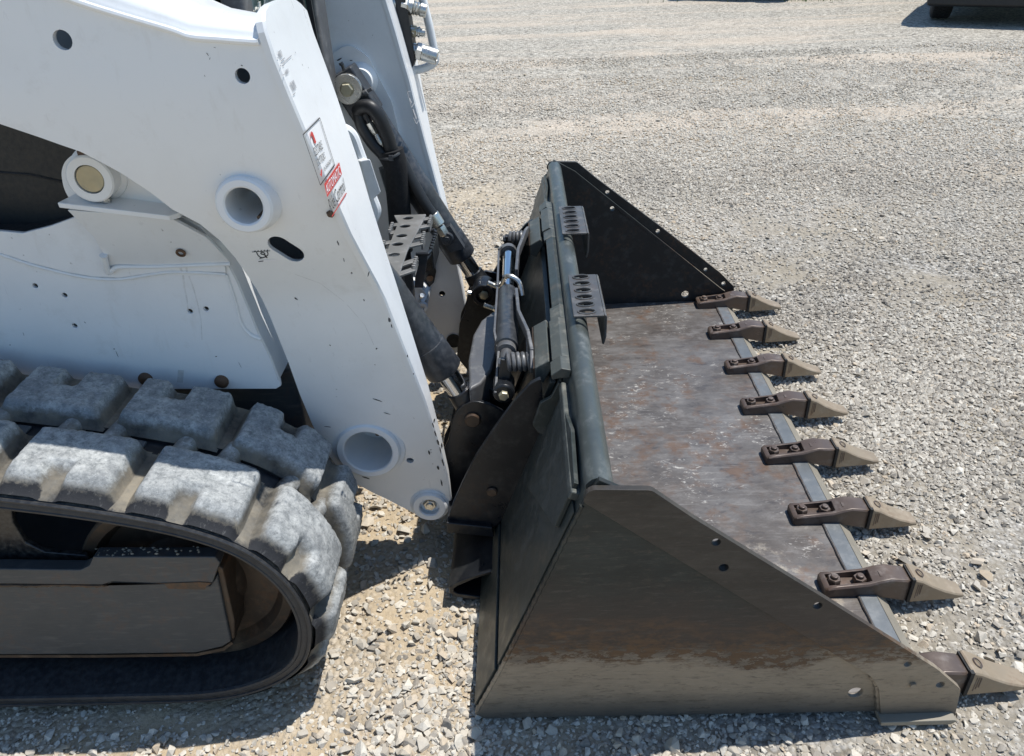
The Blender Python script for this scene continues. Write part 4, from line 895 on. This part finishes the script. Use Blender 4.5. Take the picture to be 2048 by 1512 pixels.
b = MB(); b.tube([f(716, 224, 1.325), f(724, 252, 1.32), f(744, 285, 1.315), f(768, 312, 1.31), f(785, 345, 1.31)], .019, 14, smooth=5); b.build('hydraulic_hose', 'hose', loader)
b = MB(); b.tube([f(728, 232, 1.34), f(745, 262, 1.34), f(764, 292, 1.34), f(782, 325, 1.34)], .024, 12, smooth=4); b.build('hydraulic_hose', 'hose', loader)
b = MB(); A = f(783, 306, 1.30); pts = [f(760, 316, 1.30), f(777, 318, 1.265), f(795, 309, 1.275), f(800, 303, 1.31)]; b.tube(pts, .0045, 6, smooth=4); b.box(f(782, 316, 1.262), (.012, .008, .016)); b.build('cable_tie', 'barrel', loader)
b = MB(); b.tube([f(800, 315, 1.33), f(820, 355, 1.325), f(845, 400, 1.32), f(868, 435, 1.32)], .0185, 12, smooth=5); b.build('hydraulic_hose', 'hose', loader)
b = MB(); A, B = f(864, 428, 1.32), f(878, 450, 1.32); b.cyl(A, B, .0215, seg=18, ch=.002); A, B = f(879, 452, 1.32), f(890, 470, 1.32); b.hexn(A, B-A, .0175, (B-A).length); b.build('hose_fitting', 'zinc', cyl_far, .001)
b = MB(); p = f(894, 476, 1.32); b.cyl(p+Vector((0, -.012, 0)), p+Vector((0, .04, 0)), .022, seg=18, ch=.003); b.hexn(p+Vector((0, -.012, 0)), (0, -1, 0), .011, .005); b.prism([p+dv*a+px_*c_+Vector((0, .002, 0)) for a, c_ in ((-.03, -.02), (.05, -.02), (.06, .03), (-.03, .03))], (0, .03, 0)); b.build('port_block', 'barrel', cyl_far, .003)

# ---- cab front details between the arms
b = MB(); b.tube([f(655, 262, 1.15), f(678, 256, 1.15), f(702, 268, 1.15), f(716, 300, 1.15), f(730, 340, 1.15), f(742, 390, 1.15), f(752, 420, 1.15), f(745, 440, 1.15)], .016, 10, smooth=5); b.build('hand_rail', 'white', loader)
b = MB(); L = [f(719, 322, 1.12), f(741, 318, 1.12), f(763, 385, 1.12), f(742, 405, 1.12)]; b.prism(L, (-.03, .03, 0)); L = [f(719, 322, 1.12), f(742, 405, 1.12), f(738, 398, 1.16), f(716, 330, 1.16)]; b.build('hose_clamp_cover', 'white', loader, .004)
b = MB(); L = [f(640, 225, 1.22), f(690, 270, 1.22), f(725, 330, 1.22), f(750, 420, 1.22), f(740, 460, 1.22), f(640, 470, 1.22)]; b.prism(L, (-.05, .10, 0)); b.build('light_housing', 'white', loader, .01)
decal([[f(x, y_, 1.10) for x, y_ in ((676, 272), (690, 268), (698, 286), (684, 290))], [f(x, y_, 1.10) for x, y_ in ((700, 318), (706, 320), (730, 395), (726, 402))]], lambda *p: Vector(p), 'warning_sticker', 'yellow', loader)
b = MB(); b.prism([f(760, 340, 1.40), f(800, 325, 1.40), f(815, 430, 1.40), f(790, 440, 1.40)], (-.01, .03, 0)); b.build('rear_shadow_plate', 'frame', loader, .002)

# serrated boarding step
b = MB(); ZS = .74
sp_ = lambda px, py, z=ZS: U(px, py, z=z)
spine = [sp_(*p) for p in [(788, 430), (852, 428), (846, 442), (832, 468), (815, 500), (800, 545), (790, 590), (745, 580), (765, 530), (778, 490), (796, 445)]]
h_ = [sp_(*p) for p in [(816, 436), (810, 452), (803, 471), (795, 488), (788, 509)]]
b2 = MB(); b2.plate([(p.x, p.y) for p in spine], [circ(p.x, p.y, .0165, 14, .0125) for p in h_], 0, .006); b.v = [(x, yy, ZS-d) for x, d, yy in b2.v]; b.f = b2.f; b.mi = b2.mi
stp = b.build('boarding_step', 'pad', loader, .0015, label='perforated steel boarding step between the lift arms')
for (a, c_, e) in (((782, 455), (860, 440), 5), ((765, 492), (846, 474), 5), ((770, 545), (830, 525), 5)):
    for side, P in ((0, a), (1, c_)):
        b = MB(); o = sp_(*P); L = .075; b.box((o.x, o.y+.0, ZS-.012), (.006, L, .024))
        for k in range(e): b.cyl((o.x, o.y-L/2+.008+k*(L-.016)/(e-1), ZS-.003), (o.x, o.y-L/2+.008+k*(L-.016)/(e-1), ZS+.005), .006, .005, seg=8)
        b.build('serrated_rail', 'pad', stp, .001)
    b = MB(); b.bar(sp_(*a)+Vector((0, .03, -.006)), sp_(*c_)+Vector((0, .03, -.006)), .022, .006); b.bar(sp_(*a)+Vector((0, -.034, -.006)), sp_(*c_)+Vector((0, -.034, -.006)), .022, .006); b.build('rung', 'pad', stp, .001)
b = MB(); L = [sp_(*p, z=.715) for p in [(842, 462), (868, 460), (872, 468), (862, 500), (856, 508), (832, 508)]]
b.tube(L, .006, 6); 
for k in range(7): o = L[2].lerp(L[3], k/6); b.cyl(o, o+Vector((0, 0, .010)), .0065, .005, seg=8)
b.prism([L[5], L[4], L[4]+Vector((-.02, -.03, -.09)), L[5]+Vector((-.01, -.03, -.09))], (0, .006, 0)); b.prism([L[2], L[3], L[3]+Vector((0, 0, -.06)), L[2]+Vector((0, 0, -.06))], (.005, 0, 0)); b.build('step_bracket', 'coupler', stp, .001)
YBk = 1.44
b = MB(); b.plate(XZ([(838, 545), (866, 505), (872, 545), (868, 565), (858, 575), (848, 640), (838, 690), (824, 660)], YBk), [], YBk, YBk+.012); b.build('step_mount', 'coupler', stp, .002)
b = MB(); p = U(860, 556, y=YBk-.001); b.cyl(p, p+Vector((0, -.006, 0)), .011, seg=16); b.build('bolt', 'rustbolt', stp)
b = MB(); p = U(845, 612, y=1.36); b.ring(p, (0, -1, 0), .008, .019, .014, 18, .002); b.bar(p+Vector((0, -.004, .016)), U(856, 575, y=1.40), .018, .014); b.build('tow_eye', 'white', stp)
b = MB(); b.prism([sp_(808, 520, .70), sp_(824, 520, .70), sp_(826, 620, .60), sp_(806, 610, .60)], (-.01, .02, -.01)); b.box(sp_(820, 575, .64), (.02, .03, .10)); b.build('step_support', 'coupler', stp, .002)
for px, py, y_ in ((829, 524, 1.16), (836, 540, 1.18), (843, 592, 1.2)):
    b = MB(); p = U(px, py, y=y_); b.hexn(p, (.3, -.5, .5), .009, .008); b.build('bolt', 'zinc', stp)

# ---- quick coupler (the frame that holds the bucket)
b = MB()
def CP(z, d): return .06+.3787*(z-.158)-d
b.exy([(CP(.10, .012), .10), (CP(.10, .026), .10), (CP(.575, .026), .575), (CP(.575, .012), .575)], .50, FULL-.50)
qc = b.build('quick_coupler', 'bdark', loader, .002, label='black quick coupler frame between lift arms and bucket')
b = MB(); b.box((CP(.40, .033), FULL/2-.12, .40), (.010, .16, .12), (Vector((.935, 0, -.355)), Vector((0, 1, 0)), Vector((.355, 0, .935)))); b.build('raised_pad', 'coupler', qc, .003)
for mir in (False, True):
    EAR = [(897, 1038), (905, 1010), (925, 965), (950, 915), (985, 862), (1030, 800), (1060, 768), (1082, 757), (1086, 800), (1090, 855), (1060, 930), (1005, 1040), (988, 1056)]
    b = MB(); b.exy(rounded(XZ(EAR, .478), .006, 2), .478, .492); b.build('ear_plate', 'coupler', qc, .002, mirror=mir)
    b = MB(); b.exy(XZ([(893, 1044), (985, 1054), (988, 1073), (895, 1064)], .465), .462, .64); b.build('foot_plate', 'coupler', qc, .003, mirror=mir)
    LUG = [(878, 985), (884, 905), (897, 880), (903, 845), (912, 822), (929, 807), (950, 801), (977, 807), (1008, 824), (1050, 850), (1030, 990), (940, 1050)]
    for y0 in (.598, .672): b = MB(); b.exy(rounded(XZ(LUG, .60), .012, 3), y0, y0+.012); b.build('lug_plate', 'coupler', qc, .002, mirror=mir)
    b = MB(); p = U(945, 841, y=.592); b.cyl((p.x, .588, p.z), (p.x, .70, p.z), .0205, seg=28, ch=.003); b.build('pivot_pin', 'rusty', qc, mirror=mir)
    b = MB(); p = U(984, 983, y=.476); b.cyl((p.x, .4775, p.z), (p.x, .470, p.z), .014, seg=16, ch=.003); b.build('bolt', 'rusty', qc, mirror=mir)
    b = MB(); b.exy([(.156, .603), (.190, .622), (.200, .606), (.176, .560), (.156, .568)], .5205, .735); b.build('top_rail', 'lightgreen', qc, .003, mirror=mir)
    b = MB(); b.exy([(.1525, .600), (.156, .602), (.156, .562), (.1525, .562)], .522, .733); b.build('rail_edge', 'rusty', qc, mirror=mir)
    # over-centre lever, its coil spring and eye bolt
    b = MB(); P = [Vector(p) for p in [(.112, .95, .600), (.118, .80, .606), (.142, .665, .615), (.150, .60, .600), (.150, .56, .575)]]
    for i in range(4): b.bar(P[i], P[i+1]+(P[i+1]-P[i]).normalized()*.004, .030, .010, side=(0, 0, 1))
    lv = b.build('wedge_lever', 'lever', qc, .003, mirror=mir)
    b = MB(); P = []
    for i in range(90): t = i/89; a = t*2*math.pi*5; P.append((.088+.062*t, .60+.020*math.cos(a), .575+.020*math.sin(a)))
    b.tube(P, .0058, 8); b.build('coil_spring', 'lever', lv, mirror=mir)
    b = MB(); b.cyl((.080, .60, .575), (.165, .60, .575), .008, seg=12); b.hexn((.075, .60, .575), (-1, 0, 0), .012, .01); b.cyl((.15, .60, .575), (.172, .60, .575), .015, seg=14); b.build('spring_bolt', 'lever', lv, .001, mirror=mir)
    b = MB(); b.cyl((.078, .545, .515), (.078, .615, .515), .027, seg=24, ch=.004); b.bar((.078, .59, .53), (.088, .60, .585), .02, .03); b.build('lever_eye', 'coupler', lv, .002, mirror=mir)
    b = MB(); b.hexn((.078, .545, .515), (0, -1, 0), .013, .012); b.build('bolt', 'brass', lv, .001, mirror=mir)
    b = MB(); b.bar((.058, .548, .51), (.066, .66, .565), .006, .030, side=(1, 0, 0)); b.bar((.066, .66, .565), (.054, .735, .582), .006, .026, side=(1, 0, 0)); b.bar((.054, .735, .582), (.056, 1.01, .585), .006, .014, side=(1, 0, 0)); b.build('link_bar', 'lever', lv, .001, mirror=mir)
b = MB(); lc = lambda y: (.085, y, .570)
b.lathe([(0, .020), (.004, .031), (.315, .031), (.32, .029), (.335, .029), (.338, .018)], lc(.675), (0, 1, 0), 32); lk = b.build('lock_cylinder', 'barrel', qc, ang=30)
b = MB(); b.cyl(lc(1.0), lc(1.33), .0175, seg=24); b.build('piston_rod', 'chrome', lk)
b = MB(); b.cyl(lc(.60), lc(.68), .016, seg=16); b.build('end_eye', 'lever', lk)
for y_ in (.655, 1.315): b = MB(); b.ring(lc(y_), (0, 1, 0), .012, .026, .025, 20, .002); b.build('end_collar', 'lever', lk)
b = MB(); b.tube([U(975, 565, y=1.06), U(1000, 573, y=1.06), (.085, 1.03, .615), (.118, 1.02, .602), (.128, 1.0, .565)], .0075, 8, smooth=5); b.cyl(U(996, 568, y=1.06), U(1006, 574, y=1.06), .011, seg=8); b.build('steel_line', 'zinc', lk)
b = MB(); b.tube([U(968, 610, y=1.06), U(985, 616, y=1.06), U(1000, 621, y=1.06)], .007, 8, smooth=3); b.cyl(U(988, 614, y=1.06), U(996, 620, y=1.06), .011, seg=8); b.build('steel_line', 'zinc', lk)
b = MB(); L = [U(*p, z=.50) for p in [(946, 668), (962, 640), (985, 622), (1004, 622), (998, 690), (984, 738), (962, 765), (938, 778), (936, 720)]]; b.prism(L, (0, 0, -.10)); b.build('lock_shield', 'lever', qc, .008)
b = MB(); L = [U(*p, z=.44) for p in [(940, 768), (1015, 768), (1012, 782), (944, 788)]]; b.prism(L, (0, 0, -.015)); b.build('cross_plate', 'lever', qc, .002)
# far pin boss seen end-on with its bleed screws
b = MB(); p = U(968, 588, y=1.30); b.lathe([(0, .038), (.010, .040), (.065, .040), (.066, .04)], (p.x, 1.295, p.z), (0, 1, 0), 32); bo = b.build('pin_boss', 'coupler', qc)
b = MB(); b.ring((p.x, 1.2955, p.z), (0, -1, 0), .026, .040, .012, 32, .003); b.build('boss_rim', 'coupler', bo)
b = MB(); b.hexn((p.x, 1.294, p.z), (0, -1, 0), .017, .006); b.build('bolt', 'brass', bo)
for dx, dz in ((-.042, .012), (.040, -.004)):
    b = MB(); b.cyl((p.x+dx, 1.285, p.z+dz), (p.x+dx*1.25, 1.285, p.z+dz*1.25), .007, seg=8); b.build('bolt', 'zinc', bo)

# ================================================================== rubber tracks
PATH = [(-1.62, .765), (-1.25, .708), (-.84, .636), (-.65, .594), (-.52, .552), (-.428, .500), (-.368, .430), (-.335, .345), (-.332, .25), (-.368, .15), (-.455, .078), (-.59, .036), (-.80, .030), (-1.20, .030), (-1.60, .032), (-1.80, .075), (-1.93, .22), (-1.97, .42), (-1.93, .62), (-1.80, .74)]
def cat(P, k):
    Q = []; n = len(P)
    for i in range(n):
        p0, p1, p2, p3 = (Vector(P[(i+j) % n]) for j in (-1, 0, 1, 2))
        for a in range(k): t = a/k; Q.append(.5*((2*p1)+(p2-p0)*t+(2*p0-5*p1+4*p2-p3)*t*t+(3*p1-p0-3*p2+p3)*t**3))
    return Q
TPth = cat(PATH, 16); SL = [0]
for i in range(len(TPth)): SL.append(SL[-1]+(TPth[(i+1) % len(TPth)]-TPth[i]).length)
LTOT = SL[-1]; NP = round(LTOT/.236); PITCH = LTOT/NP
TX = np.array([p.x for p in TPth]+[TPth[0].x]); TZ = np.array([p.y for p in TPth]+[TPth[0].y]); SLa = np.array(SL)
def TP_(s): s = s % LTOT; return np.array((np.interp(s, SLa, TX), np.interp(s, SLa, TZ)))
def TN(s):
    d = TP_(s+.012)-TP_(s-.012); d /= np.hypot(*d); return np.array((-d[1], d[0]))
def TM(s, y, h): p = TP_(s)+TN(s)*h; return (p[0], y, p[1])
S64 = SLa[np.argmin(np.abs(TX-(-.64))+10*(TZ < .5))]            # an outer lug starts here
def sm(a): a = np.clip(a, 0, 1); return a*a*(3-2*a)
def lug(s0, inner, parent, mir, seed):
    r = np.random.default_rng(seed); ns, ny_ = 40, 24; L = PITCH*.95; ya, yb = (.050, .239) if not inner else (.280, .449)
    W_ = yb-ya; b = MB(); top = []; sh = []; HH = .049
    jx = r.normal(0, .003, 4); wear = r.random()
    for i in range(ns):
        for j in range(ny_):
            u = L*i/(ns-1); v = W_*j/(ny_-1); vo = v if not inner else W_-v    # vo = distance from the free (notched) edge
            e1 = np.clip(u/.026, 0, 1); e2 = np.clip((L-u)/.026, 0, 1); e3 = np.clip((W_-vo)/.020, 0, 1)
            e4 = .22+.78*sm(vo/.046) if not inner else sm(vo/.014)
            nu = abs(u-L*.47-jx[0])/.013; nv = vo/.060                 # notch in the free edge
            dn = sm(np.clip(max((nu-1)*.9, (nv-1)*3.5), 0, 1))
            h = sm(e1)*sm(e2)*sm(e3)*e4*(dn*.58+.42)
            hz = HH*h+(.0030*(r.random()-.5) if h > .5 else 0)-.002-.006*wear*h
            s_ = s0+u
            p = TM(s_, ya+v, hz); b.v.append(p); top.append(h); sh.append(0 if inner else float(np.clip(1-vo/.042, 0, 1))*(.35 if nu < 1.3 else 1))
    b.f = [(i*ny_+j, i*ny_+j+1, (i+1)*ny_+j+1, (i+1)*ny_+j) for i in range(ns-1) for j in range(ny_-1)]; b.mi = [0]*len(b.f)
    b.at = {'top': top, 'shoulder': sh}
    if mir: b.v = [(x, FULL-y, z) for x, y, z in b.v]; b.f = [tuple(reversed(f_)) for f_ in b.f]
    return b.build('tread_lug', 'rubber', parent, recalc=False, ang=60)
def track(mir):
    y0, y1 = .050, .450
    b = MB(); sec = [(y0+.002, 0), (y0-.004, -.007), (y0-.005, -.020), (y0+.003, -.028), (y0+.05, -.031), (.21, -.031), (.29, -.031), (y1-.003, -.028), (y1+.004, -.014), (y1-.002, 0), (.292, 0), (.288, -.014), (.234, -.014), (.230, 0)]
    n = 220; rows = [[TM(LTOT*i/n, y, h) for y, h in sec] for i in range(n)]; rows.append(rows[0]); b.loft(rows, closed=True)
    t = b.build('rubber_track', 'sidewall', loader, 0, ang=40, mirror=mir)
    b = MB(); n = 260; fs_ = [(.0505, .0012), (.09, .0012), (.23, .0012)], [(.2915, .0012), (.36, .0012), (.4495, .0012)]
    for sec2 in fs_:
        b = MB(); rows = [[TM(LTOT*i/n, y, h) for y, h in sec2] for i in range(n)]; rows.append(rows[0]); b.loft(rows)
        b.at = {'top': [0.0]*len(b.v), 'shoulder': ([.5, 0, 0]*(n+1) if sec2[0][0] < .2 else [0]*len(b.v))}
        if mir: b.v = [(x, FULL-y, z) for x, y, z in b.v]
        b.build('belt_face', 'rubber', t, recalc=False, ang=60)
    b = MB(); n = 200                                          # moulded rims along the side
    b.tube([TM(LTOT*i/n, y0-.003, -.004) for i in range(n)], .0045, 6, closed=True); b.tube([TM(LTOT*i/n, y0-.001, -.024) for i in range(n)], .0055, 6, closed=True); b.build('side_rim', 'sidewall', t, mirror=mir)
    kb = MB(); kt = []
    for k in range(NP):
        s0 = S64+k*PITCH
        if mir and not -.9 < TP_(s0+.1)[0] < 0: continue
        lug(s0, False, t, mir, 100+k); lug(s0+PITCH*.5, True, t, mir, 300+k)
        for ds in (.028, .122):                                # rubber bars that bridge the two rows of lugs
            b = MB(); top = []
            for i in range(9):
                for j in range(8):
                    v = .205+.105*j/7; a = math.pi*i/8; hh = math.sin(a)*(.026+.004*math.cos(j*.9)); uu = ds+.0+.024*math.cos(math.pi-a)+(.118*PITCH/.236 if False else 0)
                    b.v.append(TM(s0+uu+.02*(j/7), v, hh-.010)); top.append(.25+.45*math.sin(a))
            b.f = [(i*8+j, i*8+j+1, (i+1)*8+j+1, (i+1)*8+j) for i in range(8) for j in range(7)]; b.mi = [0]*len(b.f); b.at = {'top': top, 'shoulder': [0]*len(top)}
            if mir: b.v = [(x, FULL-y, z) for x, y, z in b.v]
            b.build('track_bar', 'rubber', t, recalc=False, ang=60)
        b = MB(); p = [TM(s0+.155, .240, -.013), TM(s0+.20, .240, -.013), TM(s0+.20, .278, -.013), TM(s0+.155, .278, -.013)]
        nn = TN(s0+.18)*.006; b.prism(p, (nn[0], 0, nn[1])); b.build('steel_link', 'edge', t, .002, mirror=mir)
    # front idler, a dished wheel
    ic = (-.622, .292); b = MB(); o = (ic[0], .165, ic[1])
    b.lathe([(0, .0), (0, .07), (-.03, .085), (-.03, .10), (.012, .120), (.012, .190), (-.012, .206), (-.012, .228), (-.004, .233), (.03, .233), (.03, .205), (.10, .205), (.10, .233), (.16, .233), (.16, 0)], o, (0, 1, 0), 64); b.build('idler_wheel', 'rusty', t, .0, ang=25, mirror=mir, label='rusty dished front idler wheel inside the track')
    for xr in (-.93, -1.20, -1.47): b = MB(); b.lathe([(0, 0), (0, .05), (.01, .065), (.01, .095), (.02, .105), (.07, .105), (.08, .09), (.14, .09), (.15, .105), (.20, .105), (.20, 0)], (xr, .14, .165), (0, 1, 0), 36); b.build('track_roller', 'rusty', t, 0, ang=30, mirror=mir)
    b = MB(); b.lathe([(0, 0), (0, .12), (.02, .19), (.06, .19), (.06, .21), (.14, .21), (.14, 0)], (-1.70, .18, .50), (0, 1, 0), 24); b.build('drive_sprocket', 'rusty', t, 0, ang=30, mirror=mir)
    # undercarriage beam
    YT_ = .098
    b = MB(); fr = XZ([(-420, 1170), (0, 1166), (190, 1162), (420, 1172), (434, 1150), (462, 1284), (445, 1294), (392, 1306), (200, 1309), (0, 1310), (-420, 1316)], YT_)
    b.exy(fr, YT_, .40); fb = b.build('track_frame', 'frame', t, .004, mirror=mir)
    b = MB(); L = XZ([(-420, 1140), (0, 1138), (160, 1140), (178, 1132), (186, 1114), (430, 1114), (440, 1126), (425, 1166), (410, 1178), (335, 1176), (330, 1168), (225, 1164), (205, 1170), (0, 1168), (-420, 1172)], YT_-.010)
    b.exy(L, YT_-.010, YT_+.02); b.build('guard_ledge', 'frame', fb, .003, mirror=mir)
    b = MB(); L = XZ([(205, 1171), (225, 1165), (330, 1168), (336, 1177), (410, 1179), (412, 1172), (424, 1166), (400, 1164)], YT_-.011); b.exy(L, YT_-.0115, YT_-.0102); b.build('worn_lip', 'rusty', fb, mirror=mir)
    b = MB(); b.exy(XZ([(-420, 1308), (0, 1311), (200, 1311), (392, 1308), (445, 1297), (462, 1285), (466, 1288), (448, 1302), (394, 1313), (200, 1316), (0, 1316), (-420, 1314)], YT_), YT_+.001, YT_+.03); b.build('worn_edge', 'rusty', fb, mirror=mir)
    b = MB(); b.exy(XZ([(432, 1128), (446, 1136), (470, 1240), (470, 1275), (462, 1284), (452, 1240)], YT_+.01), YT_+.008, .30); b.build('end_cap', 'rusty', fb, .004, mirror=mir)
    zt = U(300, 1114, y=YT_-.01).z; mr_ = random.Random(11 if mir else 5); b = MB()      # dry soil and stones lying on the ledge, against the guard and under the beam
    for k in range(45):
        o_ = Vector((mr_.uniform(-.77, -.54), mr_.uniform(YT_-.006, YT_+.017), zt+.002))
        sz = mr_.uniform(.002, .005); P_ = [o_+Vector((sz*mr_.uniform(.6, 1.4)*a_, sz*mr_.uniform(.5, 1.2)*c_, sz*mr_.uniform(.4, .9)*d_)) for a_, c_, d_ in ((1, 0, 0), (-1, 0, 0), (0, 1, 0), (0, -1, 0), (0, 0, 1), (0, 0, -1))]
        b.add(P_, [(0, 2, 4), (2, 1, 4), (1, 3, 4), (3, 0, 4), (2, 0, 5), (1, 2, 5), (3, 1, 5), (0, 3, 5)])
    md = b.build('dried_soil', 'bevel', fb, mirror=mir); md['kind'] = 'stuff'
    b = MB(); WB = [U(*q_, y=YT_-.002) for q_ in [(-300, 1174), (0, 1170), (60, 1171), (120, 1169), (190, 1171), (215, 1168)]]
    b.tube(WB, lambda t: .0045*(1+.3*math.sin(t*170)), 7, smooth=8); b.build('weld_bead', 'rusty', fb, mirror=mir)
    for bx, bz in ((300, 1150), (400, 1148)):
        b = MB(); c_ = U(bx, bz, y=YT_-.0105); b.lathe([(0, .0135), (.004, .0135), (.004, .010)], c_, (0, -1, 0), 16); b.hexn(c_+Vector((0, -.004, 0)), (0, -1, 0), .0098, .007); b.build('bolt', 'rusty', fb, .0008, mirror=mir) if bx < 0 else None
    YK = .135                                                  # upright cover with the rounded opening
    out = XZ([(-420, 880), (0, 965), (22, 1000), (26, 1045), (50, 1085), (90, 1104), (170, 1111), (180, 1120), (178, 1136), (165, 1142), (0, 1142), (-420, 1146)], YK)
    b = MB(); b.plate(out, [], YK, YK+.014); b.build('track_guard', 'black', fb, .004, mirror=mir)
    b = MB(); b.exy(XZ([(-100, 960), (700, 960), (700, 1330), (-100, 1330)], .33), .42, .44) if False else None
    return t
tr_near = track(False); tr_near['label'] = 'near rubber track with dusty grey tread lugs'
tr_far = track(True); tr_far['label'] = 'far rubber track half hidden behind the lift arms'

# ================================================================== parked cars at the top of the picture (only their lower parts and shadows show)
CA = Vector((.86, -.51, 0)).normalized(); CL = Vector((.51, .86, 0)).normalized()
def parked_car(loc, label, first=None):
    Wd, Ln = 1.90, 4.6
    if first:
        r = first.copy(); COL.objects.link(r); r.location = loc; r['label'] = label
        for ch in first.children:
            c_ = ch.copy(); COL.objects.link(c_); c_.parent = r
            for g in ch.children: d = g.copy(); COL.objects.link(d); d.parent = c_
        return r
    r = thing('parked_car', label, 'car', (0, 0, 0), 'cars parked in a row at the edge of the yard')
    def P(l, w_, z): return (l, w_, z)
    b = MB(); rows = []
    for w_ in (-Wd/2, -Wd/2+.10, 0, Wd/2-.10, Wd/2):
        k = 1 if abs(w_) < Wd/2-.05 else .93
        rows.append([P(x*1.0+(.04 if k < 1 else 0)*(1 if x < 1 else -1), w_, z*(k if z > .6 else 1)) for x, z in [(.06, .36), (0, .50), (.02, .72), (.10, 1.0), (.95, 1.04), (3.1, 1.02), (3.6, 1.0), (4.4, .86), (4.58, .70), (4.6, .45), (4.5, .30), (3.0, .28), (1.4, .28), (.4, .30)]])
    b.loft(rows); b.f += [tuple(range(14)), tuple(range(4*14, 5*14))]; b.mi += [0, 0]; b.build('body', 'carpaint', r, .03, ang=40)
    b = MB(); rows = []
    for w_ in (-Wd/2+.12, Wd/2-.12): rows.append([P(.12, w_, 1.0), P(.45, w_, 1.50), P(.9, w_, 1.62), P(2.3, w_, 1.62), P(3.3, w_, 1.02)])
    b.loft(rows, closed=True); b.add(rows[0], [tuple(range(5))]); b.add(rows[1], [tuple(range(5))]); gl = b.build('cabin_glass', 'glass', r, .02)
    b = MB(); b.box((1.6, 0, 1.635), (1.6, Wd-.34, .05)); b.build('roof', 'carpaint', gl, .02)
    b = MB(); b.box((.03, 0, .40), (.16, Wd-.04, .38)); b.build('bumper', 'plastic', r, .04)
    for w_ in (-Wd/2+.2, Wd/2-.2): b = MB(); b.box((.03, w_, .85), (.06, .22, .18)); b.build('tail_lamp', 'tail', r, .02)
    for l in (.62, 3.50):
        for w_ in (-Wd/2+.15, Wd/2-.15):
            b = MB(); R = .36; b.lathe([(-.125, .21), (-.128, .30), (-.115, R-.015), (-.10, R)]+[(-.1+.2*i/12, R-(.008 if i % 3 == 1 else 0)) for i in range(1, 12)]+[(.10, R), (.115, R-.015), (.128, .30), (.125, .21)], (0, 0, 0), (0, 1, 0), 40); b.lathe([(-.09, 0), (-.09, .2), (-.11, .215), (.11, .215), (.09, .2), (.09, 0)], (0, 0, 0), (0, 1, 0), 28)
            wh = b.build('wheel', 'tyre', r, ang=30); wh.location = P(l, w_, R); wh.rotation_euler = (0, 0, math.radians(8) if l < 1 else 0)
            b = MB()
            for k in range(44):
                a = 2*math.pi*k/44
                for s_, o_ in ((-.075, 0), (-.025, .07), (.025, 0), (.075, .07)):
                    b.box((math.cos(a+o_)*R, s_, math.sin(a+o_)*R), (.010, .038, .034), (Vector((math.cos(a+o_), 0, math.sin(a+o_))), Vector((0, 1, 0)), Vector((-math.sin(a+o_), 0, math.cos(a+o_)))))
            b.build('tread_block', 'tyre', wh)
    return r
CARROT = math.atan2(CL.y, CL.x)
def car_at(tail_left):                                        # tail_left = ground point under the tail corner nearest the camera's left
    return Vector(tail_left)+CA*.95
car1 = parked_car(None, 'dark parked car whose tyre shows at the top right corner')
car1.location = car_at((5.34, 9.97, 0)); car1.rotation_euler = (0, 0, CARROT)
car2 = parked_car(car_at((2.95, 13.95, 0)), 'dark parked car farther left, seen only by its shadow at the top edge', car1); car2.rotation_euler = (0, 0, CARROT)

# grass tufts at the edge of the yard
b = MB(); gr = random.Random(3)
for i in range(1400):
    t = gr.random(); x = 4.6+2.0*t+gr.gauss(0, .12); y_ = 13.4+gr.gauss(0, .22)-.2*t
    if gr.random() < .12: x, y_ = x+gr.uniform(-3, 2), y_+gr.uniform(.2, 1.0)
    a = gr.uniform(0, 6.28); hgt = gr.uniform(.04, .13); wd_ = .006; l = gr.uniform(.01, .05)
    p = Vector((x, y_, -.01)); s_ = Vector((math.cos(a), math.sin(a), 0)); q_ = Vector((-s_.y, s_.x, 0))
    b.add([p-s_*wd_, p+s_*wd_, p+q_*l*.4+s_*wd_*.7+Vector((0, 0, hgt*.6)), p+q_*l+Vector((0, 0, hgt)), p+q_*l*.4-s_*wd_*.7+Vector((0, 0, hgt*.6))], [(0, 1, 2, 3, 4)])
o = b.build('grass', 'grass', None, recalc=False); o['kind'] = 'stuff'; o['label'] = 'thin green grass growing at the far edge of the yard'; o['category'] = 'grass'
